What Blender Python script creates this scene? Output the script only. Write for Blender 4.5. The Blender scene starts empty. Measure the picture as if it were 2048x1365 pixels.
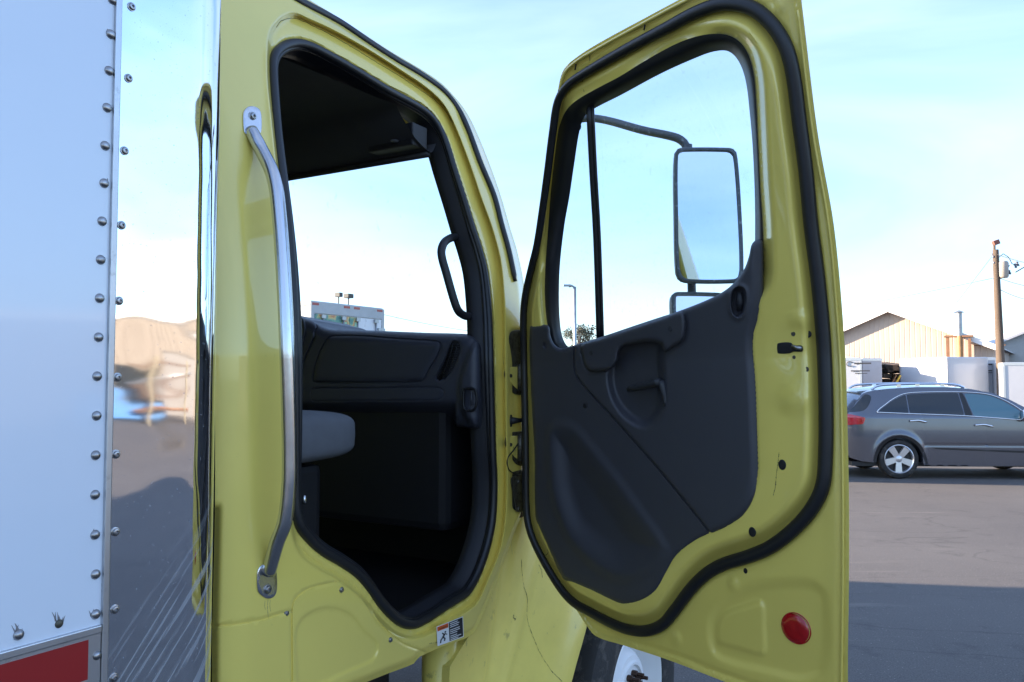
import bpy, bmesh, math, random
import numpy as np
from mathutils import Vector, Matrix, Euler
from mathutils.geometry import delaunay_2d_cdt

random.seed(7); np.random.seed(7)
S = bpy.context.scene
COL = S.collection
R = math.radians

# ---------------------------------------------------------------- camera
H = 1.84                 # eye height above the tarmac
FPX = 1650.0             # focal length in pixels of the 2048 px wide photograph
PITCH = math.atan(75.5 / FPX)
cam_d = bpy.data.cameras.new('camera')
cam_d.sensor_width = 36.0
cam_d.lens = 36.0 * FPX / 2048.0
cam_d.clip_start = 0.02
cam_d.clip_end = 3000
cam = bpy.data.objects.new('camera', cam_d)
COL.objects.link(cam)
cam.location = (0, 0, H)
cam.rotation_euler = (math.pi / 2 + PITCH, 0, 0)
S.camera = cam

# ---------------------------------------------------------------- light
SUN_AZ = np.array([-0.985, 0.17])          # horizontal direction towards the sun
SUN_EL = R(15.3)
sun_dir = Vector((SUN_AZ[0] * math.cos(SUN_EL), SUN_AZ[1] * math.cos(SUN_EL), math.sin(SUN_EL))).normalized()
W = bpy.data.worlds.new('World'); S.world = W
W.use_nodes = True
nt = W.node_tree; nt.nodes.clear()
N = nt.nodes.new; LK = nt.links.new
out = N('ShaderNodeOutputWorld'); bg = N('ShaderNodeBackground')
sky = N('ShaderNodeTexSky'); sky.sky_type = 'NISHITA'; sky.sun_disc = False
sky.sun_elevation = SUN_EL
sky.sun_rotation = math.atan2(sun_dir.x, sun_dir.y)
sky.air_density = 1.0; sky.dust_density = .8; sky.ozone_density = 1.6; sky.altitude = 0
tc = N('ShaderNodeTexCoord')
mp = N('ShaderNodeMapping'); mp.inputs['Scale'].default_value = (1.1, 2.2, 4.5); mp.inputs['Rotation'].default_value = (0.0, 0.12, 0.5)
no = N('ShaderNodeTexNoise'); no.inputs['Scale'].default_value = 1.5; no.inputs['Detail'].default_value = 9; no.inputs['Roughness'].default_value = .50
no.inputs['Distortion'].default_value = .55
cr = N('ShaderNodeValToRGB'); cr.color_ramp.elements[0].position = .28; cr.color_ramp.elements[1].position = .85
mm = N('ShaderNodeMath'); mm.operation = 'MULTIPLY'; mm.inputs[1].default_value = .38
mx = N('ShaderNodeMix'); mx.data_type = 'RGBA'
mx.inputs[7].default_value = (5.4, 6.1, 6.9, 1)
LK(tc.outputs['Generated'], mp.inputs['Vector']); LK(mp.outputs['Vector'], no.inputs['Vector'])
LK(no.outputs['Fac'], cr.inputs['Fac']); LK(cr.outputs['Color'], mm.inputs[0]); LK(mm.outputs[0], mx.inputs[0])
wb = N('ShaderNodeMix'); wb.data_type = 'RGBA'; wb.blend_type = 'MULTIPLY'; wb.inputs[0].default_value = 1; wb.inputs[7].default_value = (.76, .90, 1.16, 1)
LK(sky.outputs['Color'], wb.inputs[6]); LK(wb.outputs[2], mx.inputs[6]); LK(mx.outputs[2], bg.inputs['Color'])
bg.inputs['Strength'].default_value = 0.10
LK(bg.outputs['Background'], out.inputs['Surface'])

sl = bpy.data.lights.new('sun', 'SUN'); sl.energy = 5.0; sl.angle = R(0.5); sl.color = (1.0, .80, .60)
so = bpy.data.objects.new('sun', sl); COL.objects.link(so); so.location = (-20, 5, 20)
so.rotation_euler = sun_dir.to_track_quat('Z', 'Y').to_euler()
S.view_settings.view_transform = 'Standard'; S.view_settings.look = 'None'
S.view_settings.gamma = 1; S.view_settings.exposure = 2.05
S.cycles.max_bounces = 8; S.cycles.transparent_max_bounces = 16

# ---------------------------------------------------------------- object helpers
def link(name, me, mat=None, parent=None, smooth=False, loc=None):
    o = bpy.data.objects.new(name, me); COL.objects.link(o)
    if mat is not None and not me.materials: me.materials.append(mat)
    if parent is not None: o.parent = parent
    if smooth:
        me.polygons.foreach_set('use_smooth', [True] * len(me.polygons)); me.update()
    if loc is not None: o.location = loc
    return o
def tag(o, label=None, cat=None, group=None, kind=None):
    if label: o['label'] = label
    if cat: o['category'] = cat
    if group: o['group'] = group
    if kind: o['kind'] = kind
    return o
def thing(name, label, cat, loc=(0, 0, 0), rz=0, group=None):
    o = bpy.data.objects.new(name, None); COL.objects.link(o)
    o.location = loc; o.rotation_euler = (0, 0, rz); o.empty_display_size = .1
    return tag(o, label, cat, group)
def mesh(vs, fs):
    me = bpy.data.meshes.new('mesh'); me.from_pydata([tuple(map(float, v)) for v in vs], [], [tuple(map(int, f)) for f in fs]); me.update()
    return me
class MB:
    """collects pieces of ONE part"""
    def __init__(s): s.v = []; s.f = []; s.m = []
    def add(s, vs, fs, mi=0):
        n = len(s.v); s.v += [tuple(map(float, v)) for v in vs]; s.f += [tuple(int(i) + n for i in f) for f in fs]; s.m += [mi] * len(fs); return s
    def box(s, x0, x1, y0, y1, z0, z1, M=None, mi=0):
        v = [(x, y, z) for x in (x0, x1) for y in (y0, y1) for z in (z0, z1)]
        if M is not None: v = [tuple(M @ Vector(p)) for p in v]
        return s.add(v, [(0, 1, 3, 2), (4, 6, 7, 5), (0, 4, 5, 1), (2, 3, 7, 6), (0, 2, 6, 4), (1, 5, 7, 3)], mi)
    def build(s, name, mat, parent=None, smooth=False, bevel=0, seg=2, angle=None):
        me = mesh(s.v, s.f)
        mats = mat if isinstance(mat, (list, tuple)) else [mat]
        for m in mats: me.materials.append(m)
        if len(mats) > 1: me.polygons.foreach_set('material_index', s.m)
        bm = bmesh.new(); bm.from_mesh(me)
        bmesh.ops.recalc_face_normals(bm, faces=bm.faces)
        if bevel:
            ed = [e for e in bm.edges if len(e.link_faces) == 2 and e.calc_face_angle(0) > .5]
            bmesh.ops.bevel(bm, geom=ed, offset=bevel, segments=seg, affect='EDGES', profile=.6)
        if angle is not None:
            for e in bm.edges:
                if len(e.link_faces) == 2 and e.calc_face_angle(0) > angle: e.smooth = False
        bm.to_mesh(me); bm.free()
        return link(name, me, None, parent, smooth)
def tube_geo(pts, rad, n=12, closed=False, caps=True, flat=None, nrm=None):
    """swept round (or flattened) section; flat=(ru,rn) with nrm = list of normals"""
    P = np.array(pts, float); m = len(P)
    if closed: T = np.roll(P, -1, 0) - np.roll(P, 1, 0)
    else:
        T = np.empty_like(P); T[1:-1] = P[2:] - P[:-2]; T[0] = P[1] - P[0]; T[-1] = P[-1] - P[-2]
    T /= np.linalg.norm(T, axis=1)[:, None] + 1e-12
    rr = np.broadcast_to(np.array(rad, float), (m,))
    if nrm is None:
        a = np.array([0, 0, 1.]) if abs(T[0][2]) < .9 else np.array([1., 0, 0])
        u = np.cross(T[0], a); u /= np.linalg.norm(u); U = []
        for i in range(m):
            u = u - T[i] * np.dot(u, T[i]); u /= np.linalg.norm(u); U.append(u.copy())
        U = np.array(U); V = np.cross(T, U); fu = fv = 1
    else:
        V = np.broadcast_to(np.array(nrm, float), (m, 3)); V = V - T * np.sum(V * T, 1)[:, None]; V = V / np.linalg.norm(V, axis=1)[:, None]
        U = np.cross(V, T); fu, fv = flat if flat else (1, 1)
    vs = []
    for i in range(m):
        for k in range(n):
            a = 2 * math.pi * k / n
            vs.append(P[i] + U[i] * math.cos(a) * rr[i] * fu + V[i] * math.sin(a) * rr[i] * fv)
    fs = []
    for i in range(m if closed else m - 1):
        j = (i + 1) % m
        for k in range(n):
            l = (k + 1) % n; fs.append((i * n + k, i * n + l, j * n + l, j * n + k))
    if caps and not closed:
        fs.append(tuple(range(n - 1, -1, -1))); fs.append(tuple(range((m - 1) * n, m * n)))
    return vs, fs
def lathe_geo(prof, n=32, M=None):
    """prof: (radius, axial) pairs revolved about the local Y axis"""
    vs = []; fs = []
    for r, y in prof:
        for k in range(n):
            a = 2 * math.pi * k / n; vs.append((r * math.cos(a), y, r * math.sin(a)))
    for i in range(len(prof) - 1):
        for k in range(n):
            l = (k + 1) % n; fs.append((i * n + k, i * n + l, (i + 1) * n + l, (i + 1) * n + k))
    if M is not None: vs = [tuple(M @ Vector(v)) for v in vs]
    return vs, fs
def spline(pts, n, closed=True):
    """Catmull-Rom (centripetal-ish) through pts resampled to n points"""
    P = np.array(pts, float); m = len(P); o = []
    rng = range(m) if closed else range(m - 1)
    for i in rng:
        if closed: a, b, c, d = P[(i - 1) % m], P[i], P[(i + 1) % m], P[(i + 2) % m]
        else: a, b, c, d = P[max(i - 1, 0)], P[i], P[i + 1], P[min(i + 2, m - 1)]
        lb = np.linalg.norm(c - b); la = np.linalg.norm(b - a) + 1e-9; lc = np.linalg.norm(d - c) + 1e-9
        m1 = (c - a) / (la + lb) * lb; m2 = (d - b) / (lb + lc) * lb
        for t in np.linspace(0, 1, 12, endpoint=False):
            h1 = 2 * t**3 - 3 * t**2 + 1; h2 = -2 * t**3 + 3 * t**2; h3 = t**3 - 2 * t**2 + t; h4 = t**3 - t**2
            o.append(h1 * b + h2 * c + h3 * m1 + h4 * m2)
    if not closed: o.append(P[-1])
    Q = np.array(o)
    if closed: Q = np.vstack([Q, Q[:1]])
    L = np.concatenate([[0], np.cumsum(np.linalg.norm(np.diff(Q, axis=0), axis=1))])
    t = np.linspace(0, L[-1], n + 1 if closed else n)
    if closed: t = t[:-1]
    return np.stack([np.interp(t, L, Q[:, k]) for k in range(Q.shape[1])], 1)
def sm(x, a, b):
    t = np.clip((x - a) / (b - a), 0, 1); return t * t * (3 - 2 * t)
def dist_poly(P, Q, closed=True):
    A = Q; B = np.roll(Q, -1, 0)
    if not closed: A = Q[:-1]; B = Q[1:]
    out_ = np.empty(len(P))
    for c0 in range(0, len(P), 4000):
        p = P[c0:c0 + 4000][:, None, :]; d = (B - A)[None]; ap = p - A[None]
        t = np.clip((ap * d).sum(2) / ((d * d).sum(2) + 1e-12), 0, 1)
        out_[c0:c0 + 4000] = np.sqrt((((ap - t[..., None] * d)**2).sum(2)).min(1))
    return out_
def inside(P, Q):
    x, y = P[:, 0], P[:, 1]; r = np.zeros(len(P), bool); n = len(Q); j = n - 1
    for i in range(n):
        xi, yi = Q[i]; xj, yj = Q[j]
        c = ((yi > y) != (yj > y)) & (x < (xj - xi) * (y - yi) / ((yj - yi) if yj != yi else 1e-12) + xi)
        r ^= c; j = i
    return r
def sdist(P, Q):
    d = dist_poly(P, Q); return np.where(inside(P, Q), d, -d)

# ---------------------------------------------------------------- the truck's own axes
AZT = math.atan2(2000 - 1024, FPX)                 # heading of the truck seen from the camera
F = np.array([math.sin(AZT), math.cos(AZT), 0.]); L = np.array([-math.cos(AZT), math.sin(AZT), 0.]); UP = np.array([0, 0, 1.])
C = np.array([0, 0, H]); cp, sp = math.cos(PITCH), math.sin(PITCH)
def ray(px, py):
    px = np.asarray(px, float); py = np.asarray(py, float)
    a = (px - 1024) / FPX; b = (682.5 - py) / FPX
    return np.stack([a, cp - b * sp, sp + b * cp], -1)
def project(P):
    q = np.asarray(P, float) - C; dep = q[..., 1] * cp + q[..., 2] * sp; u = -q[..., 1] * sp + q[..., 2] * cp
    return np.stack([1024 + FPX * q[..., 0] / dep, 682.5 - FPX * u / dep], -1)
def at(px, py, Y):
    d = ray(px, py); return C + d * (Y / d[1])
def FL(f, l, z):                                     # truck coordinates -> world (z relative to the eye)
    return F * f + L * l + UP * (H + z)
class Surf:
    def __init__(s, O, e, n, tau): s.O = np.array(O, float); s.e = np.array(e, float); s.n = np.array(n, float); s.tau = tau
    def un(s, px, py, h=0.):
        d = ray(px, py); base = (C - s.O) @ s.n; dn = d @ s.n
        t = (h - base) / dn
        for _ in range(14):
            z = t * d[..., 2] + (C[2] - s.O[2]); t = (s.tau(z) + h - base) / dn
        return C + t[..., None] * d
    def sz(s, P): q = P - s.O; return np.stack([q @ s.e, q[..., 2]], -1)
    def pt(s, sz, h=0.):
        sz = np.asarray(sz, float); h = np.broadcast_to(h, sz.shape[:-1])
        return s.O + sz[..., 0:1] * s.e + sz[..., 1:2] * UP + (s.tau(sz[..., 1]) + h)[..., None] * s.n
    def curve(s, pts, n=200, closed=True, h=0.):
        q = spline(pts, n, closed); return s.sz(s.un(q[:, 0], q[:, 1], h))
    def lift(s, sz, h):                               # surface point pushed out to height h along its sight line
        p = project(s.pt(sz, 0.)); return s.un(p[:, 0], p[:, 1], h)
def tumble(z): return .19 * np.clip((z - .05) / .85, 0, None)**1.35
D0 = 1.40
cab_s = Surf(C + L * D0, F, -L, lambda z: -tumble(z))
PHI = R(38.5)
hinge = np.array([.036, 2.80, H])
door_s = Surf(hinge, (math.sin(PHI), -math.cos(PHI), 0), (-math.cos(PHI), -math.sin(PHI), 0), lambda z: tumble(z))

def rails(c, offs, closed=True):
    T = (np.roll(c, -1, 0) - np.roll(c, 1, 0)) if closed else np.gradient(c, axis=0)
    T = T / (np.linalg.norm(T, axis=1)[:, None] + 1e-12); Nn = np.stack([-T[:, 1], T[:, 0]], 1)
    return [c + Nn * o for o in offs]
def region(surf, outer, holes, step, hf, lift=True, extra=None, lines=()):
    """one sheet of metal or plastic: constrained triangulation of an outline in surface coordinates, relief from hf"""
    vs = [tuple(p) for p in outer]; n = len(vs); es = [(i, (i + 1) % n) for i in range(n)]
    for Hh in holes:
        b = len(vs); vs += [tuple(p) for p in Hh]; m = len(Hh); es += [(b + i, b + (i + 1) % m) for i in range(m)]
    mn = outer.min(0); mxx = outer.max(0); g = []
    r = 0; y = mn[1]
    while y < mxx[1]:
        xs = np.arange(mn[0] + (step / 2 if r % 2 else 0), mxx[0], step); g.append(np.stack([xs, np.full(len(xs), y)], 1)); y += step * .866; r += 1
    G = np.vstack(g); ok = (sdist(G, outer) > step * .45)
    for Hh in holes: ok &= (sdist(G, Hh) < -step * .45)
    G = G[ok]; add_ = []
    for cur, closed, offs in lines:
        seg_ = np.linalg.norm(np.diff(cur, axis=0), axis=1).sum(); k_ = max(8, int(seg_ / (step * .8)))
        cc_ = cur
        if closed: cc_ = np.vstack([cur, cur[:1]])
        Ls_ = np.concatenate([[0], np.cumsum(np.linalg.norm(np.diff(cc_, axis=0), axis=1))]); tt_ = np.linspace(0, Ls_[-1], k_)
        if closed: tt_ = tt_[:-1]
        cc_ = np.stack([np.interp(tt_, Ls_, cc_[:, q]) for q in range(2)], 1)
        G = G[dist_poly(G, cc_, closed) > max(abs(o) for o in offs) + step * .4]
        for A_ in add_: pass
        rr = np.vstack(rails(cc_, offs, closed)); rr = rr[sdist(rr, outer) > step * .3]
        for Hh in holes: rr = rr[sdist(rr, Hh) < -step * .3]
        add_.append(rr)
    if add_: G = np.vstack([G] + add_)
    if extra is not None: G = np.vstack([G] + [x for x in extra])
    vs += [tuple(p) for p in G]
    r_ = delaunay_2d_cdt([Vector(v) for v in vs], es, [], 0, 1e-6)
    V = np.array([tuple(v) for v in r_[0]]); T = np.array([tuple(f) for f in r_[2] if len(f) == 3])
    c = V[T].mean(1); k = inside(c, outer)
    for Hh in holes: k &= ~inside(c, Hh)
    T = T[k]
    h = hf(V) if callable(hf) else np.full(len(V), float(hf))
    P = surf.lift(V, h) if lift else surf.pt(V, h)
    return P, T, V, h
def band(surf, A, hA, B, hB, lift=True):
    """strip joining two equally sampled outlines (sz) at two heights"""
    n = len(A); PA = surf.lift(A, np.full(n, 1.) * hA) if lift else surf.pt(A, hA); PB = surf.lift(B, np.full(n, 1.) * hB) if lift else surf.pt(B, hB)
    return np.vstack([PA, PB]), [(i, (i + 1) % n, n + (i + 1) % n, n + i) for i in range(n)]
def orient(P, T, nrm):
    T = np.array(T); a = np.cross(P[T[:, 1]] - P[T[:, 0]], P[T[:, 2]] - P[T[:, 0]]) @ nrm
    T[a < 0] = T[a < 0][:, ::-1]; return T
def plate(surf, outline, h0, h1, name, mat, parent, r=.002, step=.012, hf=None):
    """solid plate with rounded rim standing from h0 to h1"""
    o = outline
    def hh(V): 
        d = np.clip(sdist(V, o), 0, r); b = h1 - r + np.sqrt(np.maximum(r * r - (r - d)**2, 0)); return b + (hf(V) if hf else 0)
    rows = [o + (c - o) * 0 for c in [o]]
    P, T, V, h = region(surf, o, [], step, hh, extra=[inset(o, r * .3), inset(o, r * .8)] )
    mb = MB(); mb.add(P, orient(P, T, surf.n)); 
    hb = hh(o)
    P2, F2 = band(surf, o, hb, o, h0); mb.add(P2, F2)
    me = mesh(mb.v, mb.f); bm = bmesh.new(); bm.from_mesh(me); bmesh.ops.remove_doubles(bm, verts=bm.verts, dist=1e-5); bmesh.ops.recalc_face_normals(bm, faces=bm.faces)
    for e in bm.edges:
        if len(e.link_faces) == 2 and e.calc_face_angle(0) > .9: e.smooth = False
    bm.to_mesh(me); bm.free()
    return link(name, me, mat, parent, True)
def inset(o, d):
    T = np.roll(o, -1, 0) - np.roll(o, 1, 0); T /= np.linalg.norm(T, axis=1)[:, None] + 1e-12
    Nn = np.stack([-T[:, 1], T[:, 0]], 1)
    area = np.sum(o[:, 0] * np.roll(o[:, 1], -1) - np.roll(o[:, 0], -1) * o[:, 1])
    q = o + Nn * d * (1 if area > 0 else -1)
    return q[sdist(q, o) > d * .7]

# ---------------------------------------------------------------- materials
def mat(name, col, rough=.5, metal=0., coat=0., spec=.5, bump=0., bscale=60., var=0., vscale=3., dirt=None, dscale=40., dthr=.62, damt=.5, coatr=.04, rvar=0., stretch=None):
    m = bpy.data.materials.new(name); m.use_nodes = True; t = m.node_tree; b = t.nodes['Principled BSDF']
    b.inputs['Roughness'].default_value = rough; b.inputs['Metallic'].default_value = metal
    b.inputs['Specular IOR Level'].default_value = spec; b.inputs['Coat Weight'].default_value = coat; b.inputs['Coat Roughness'].default_value = coatr
    c = (*col, 1); b.inputs['Base Color'].default_value = c
    tcn = t.nodes.new('ShaderNodeTexCoord'); src = tcn.outputs['Object']
    if stretch:
        mpn = t.nodes.new('ShaderNodeMapping'); mpn.inputs['Scale'].default_value = stretch; t.links.new(src, mpn.inputs[0]); src = mpn.outputs[0]
    cur = None
    def noise(sc, det=5, ro=.6):
        n = t.nodes.new('ShaderNodeTexNoise'); n.inputs['Scale'].default_value = sc; n.inputs['Detail'].default_value = det; n.inputs['Roughness'].default_value = ro
        t.links.new(src, n.inputs['Vector']); return n
    def mixc(fac, a, bcol):
        x = t.nodes.new('ShaderNodeMix'); x.data_type = 'RGBA'; t.links.new(fac, x.inputs[0])
        if isinstance(a, tuple): x.inputs[6].default_value = a
        else: t.links.new(a, x.inputs[6])
        x.inputs[7].default_value = bcol; return x.outputs[2]
    if var:
        n = noise(vscale); mr = t.nodes.new('ShaderNodeMapRange'); mr.inputs['From Min'].default_value = .3; mr.inputs['From Max'].default_value = .7
        t.links.new(n.outputs['Fac'], mr.inputs['Value']); lo = tuple(x * (1 - var) for x in col) + (1,); cur = mixc(mr.outputs['Result'], c, lo)
    if dirt:
        n = noise(dscale, 8, .7); r_ = t.nodes.new('ShaderNodeMapRange'); r_.inputs['From Min'].default_value = dthr; r_.inputs['From Max'].default_value = dthr + .08; r_.inputs['To Max'].default_value = damt
        t.links.new(n.outputs['Fac'], r_.inputs['Value']); cur = mixc(r_.outputs['Result'], cur if cur is not None else c, (*dirt, 1))
    if cur is not None: t.links.new(cur, b.inputs['Base Color'])
    if rvar:
        n = noise(vscale * 3, 6); r_ = t.nodes.new('ShaderNodeMapRange'); r_.inputs['To Min'].default_value = max(rough - rvar, .01); r_.inputs['To Max'].default_value = rough + rvar
        t.links.new(n.outputs['Fac'], r_.inputs['Value']); t.links.new(r_.outputs['Result'], b.inputs['Roughness'])
    if bump:
        n = noise(bscale, 4); bp = t.nodes.new('ShaderNodeBump'); bp.inputs['Strength'].default_value = 1; bp.inputs['Distance'].default_value = bump
        t.links.new(n.outputs['Fac'], bp.inputs['Height']); t.links.new(bp.outputs[0], b.inputs['Normal'])
    return m
YEL = (.82, .66, .145)
M = {}
M['yellow'] = mat('yellow_paint', YEL, .28, coat=.9, coatr=.03, var=.06, vscale=2.5, dirt=(.18, .16, .06), dscale=24, dthr=.69, damt=.35)
M['yellow_dirty'] = mat('dirty_yellow_paint', YEL, .42, coat=.5, coatr=.15, var=.16, vscale=5, dirt=(.12, .11, .05), dscale=16, dthr=.6, damt=.5)
M['rubber'] = mat('black_rubber', (.012, .013, .016), .42, var=.2, vscale=20, dirt=(.05, .05, .05), dscale=60, dthr=.66, damt=.5)
M['trim'] = mat('grey_door_plastic', (.047, .048, .058), .44, spec=.5, bump=.0006, bscale=900, var=.08, dirt=(.07, .07, .07), dscale=50, dthr=.72, damt=.3)
M['trim_dark'] = mat('dark_grey_plastic', (.02, .021, .026), .5, bump=.0004, bscale=700)
M['dash'] = mat('dashboard_plastic', (.040, .043, .058), .45, spec=.5, bump=.0005, bscale=800, var=.08)
M['black'] = mat('black_plastic', (.006, .006, .008), .6)
M['lining'] = mat('dark_headliner', (.035, .036, .04), .95, bump=.001, bscale=400)
M['fabric'] = mat('grey_seat_fabric', (.14, .145, .16), .95, bump=.0012, bscale=900, var=.1, vscale=30)
M['steel'] = mat('brushed_steel', (.62, .63, .65), .22, 1, rvar=.08, vscale=14, dirt=(.22, .21, .2), dscale=70, dthr=.63, damt=.5, bump=.0002, bscale=300)
M['screw'] = mat('screw_steel', (.42, .42, .43), .32, 1, var=.3, vscale=90)
M['whitepanel'] = mat('white_box_panel', (.72, .77, .84), .22, coat=.6, coatr=.06, var=.02, bump=.0012, bscale=1.8, dirt=(.6, .6, .6), dscale=30, dthr=.7, damt=.3)
M['alu'] = mat('aluminium_rail', (.55, .56, .58), .38, 1, var=.15, vscale=8, dirt=(.3, .3, .3), dscale=30, dthr=.6, damt=.5)
M['tape'] = mat('red_tape', (.32, .012, .012), .35, coat=.3, var=.1, dirt=(.25, .12, .12), dscale=30, dthr=.68, damt=.3)
M['red'] = mat('red_reflector', (.50, .006, .010), .25, coat=1, var=.35, vscale=45)
M['white'] = mat('white_paint', (.78, .78, .78), .4, var=.05, dirt=(.5, .48, .44), dscale=6, dthr=.62, damt=.4)
M['tyre'] = mat('tyre_rubber', (.022, .021, .021), .75, bump=.002, bscale=40, var=.3, dirt=(.09, .08, .07), dscale=12, dthr=.52, damt=.6)
M['rust'] = mat('rusty_hub', (.09, .05, .035), .7, metal=.4, var=.5, vscale=40, bump=.002, bscale=80)
M['hinge'] = mat('greasy_steel', (.14, .13, .10), .5, metal=.6, var=.5, vscale=30, dirt=(.03, .025, .02), dscale=50, dthr=.5, damt=.8)
M['decal_black'] = mat('decal_black', (.015, .015, .018), .3); M['decal_white'] = mat('decal_white', (.8, .8, .8), .3); M['decal_orange'] = mat('decal_orange', (.72, .12, .02), .3)
M['sealer'] = mat('dark_sealer', (.10, .09, .03), .8)

def glass_mat(name, tint=(1, 1, 1), dust=.05, dcol=(.55, .6, .65), scale=90, thr=.6):
    m = bpy.data.materials.new(name); m.use_nodes = True; t = m.node_tree; t.nodes.clear(); n = t.nodes.new
    o = n('ShaderNodeOutputMaterial'); tr = n('ShaderNodeBsdfTransparent'); tr.inputs[0].default_value = (*tint, 1)
    gl = n('ShaderNodeBsdfGlossy'); gl.inputs['Roughness'].default_value = .01; fr = n('ShaderNodeFresnel'); ge = n('ShaderNodeNewGeometry'); io = n('ShaderNodeMapRange'); io.inputs['To Min'].default_value = 1.45; io.inputs['To Max'].default_value = 1 / 1.45; t.links.new(ge.outputs['Backfacing'], io.inputs['Value']); t.links.new(io.outputs[0], fr.inputs[0])
    a = n('ShaderNodeMixShader'); t.links.new(fr.outputs[0], a.inputs[0]); t.links.new(tr.outputs[0], a.inputs[1]); t.links.new(gl.outputs[0], a.inputs[2])
    df = n('ShaderNodeBsdfDiffuse'); df.inputs[0].default_value = (*dcol, 1); b = n('ShaderNodeMixShader')
    tcn = n('ShaderNodeTexCoord'); ns = n('ShaderNodeTexNoise'); ns.inputs['Scale'].default_value = scale; ns.inputs['Detail'].default_value = 6
    n2 = n('ShaderNodeTexNoise'); n2.inputs['Scale'].default_value = 4
    r = n('ShaderNodeMapRange'); r.inputs['From Min'].default_value = thr; r.inputs['From Max'].default_value = thr + .1; r.inputs['To Max'].default_value = dust * 6
    r2 = n('ShaderNodeMapRange'); r2.inputs['From Min'].default_value = .4; r2.inputs['From Max'].default_value = .7; r2.inputs['To Min'].default_value = dust * .3; r2.inputs['To Max'].default_value = dust
    t.links.new(tcn.outputs['Object'], ns.inputs['Vector']); t.links.new(tcn.outputs['Object'], n2.inputs['Vector'])
    t.links.new(ns.outputs[0], r.inputs['Value']); t.links.new(n2.outputs[0], r2.inputs['Value'])
    ad = n('ShaderNodeMath'); ad.operation = 'ADD'; t.links.new(r.outputs[0], ad.inputs[0]); t.links.new(r2.outputs[0], ad.inputs[1])
    t.links.new(ad.outputs[0], b.inputs[0]); t.links.new(a.outputs[0], b.inputs[1]); t.links.new(df.outputs[0], b.inputs[2]); t.links.new(b.outputs[0], o.inputs[0])
    return m
M['glass'] = glass_mat('door_glass', (.88, .955, .975), .02)
M['windshield'] = glass_mat('windshield_glass', (.92, .97, .98), .03, scale=30, thr=.64)
M['carglass'] = mat('dark_car_glass', (.012, .016, .02), .05, spec=.8)

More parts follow.
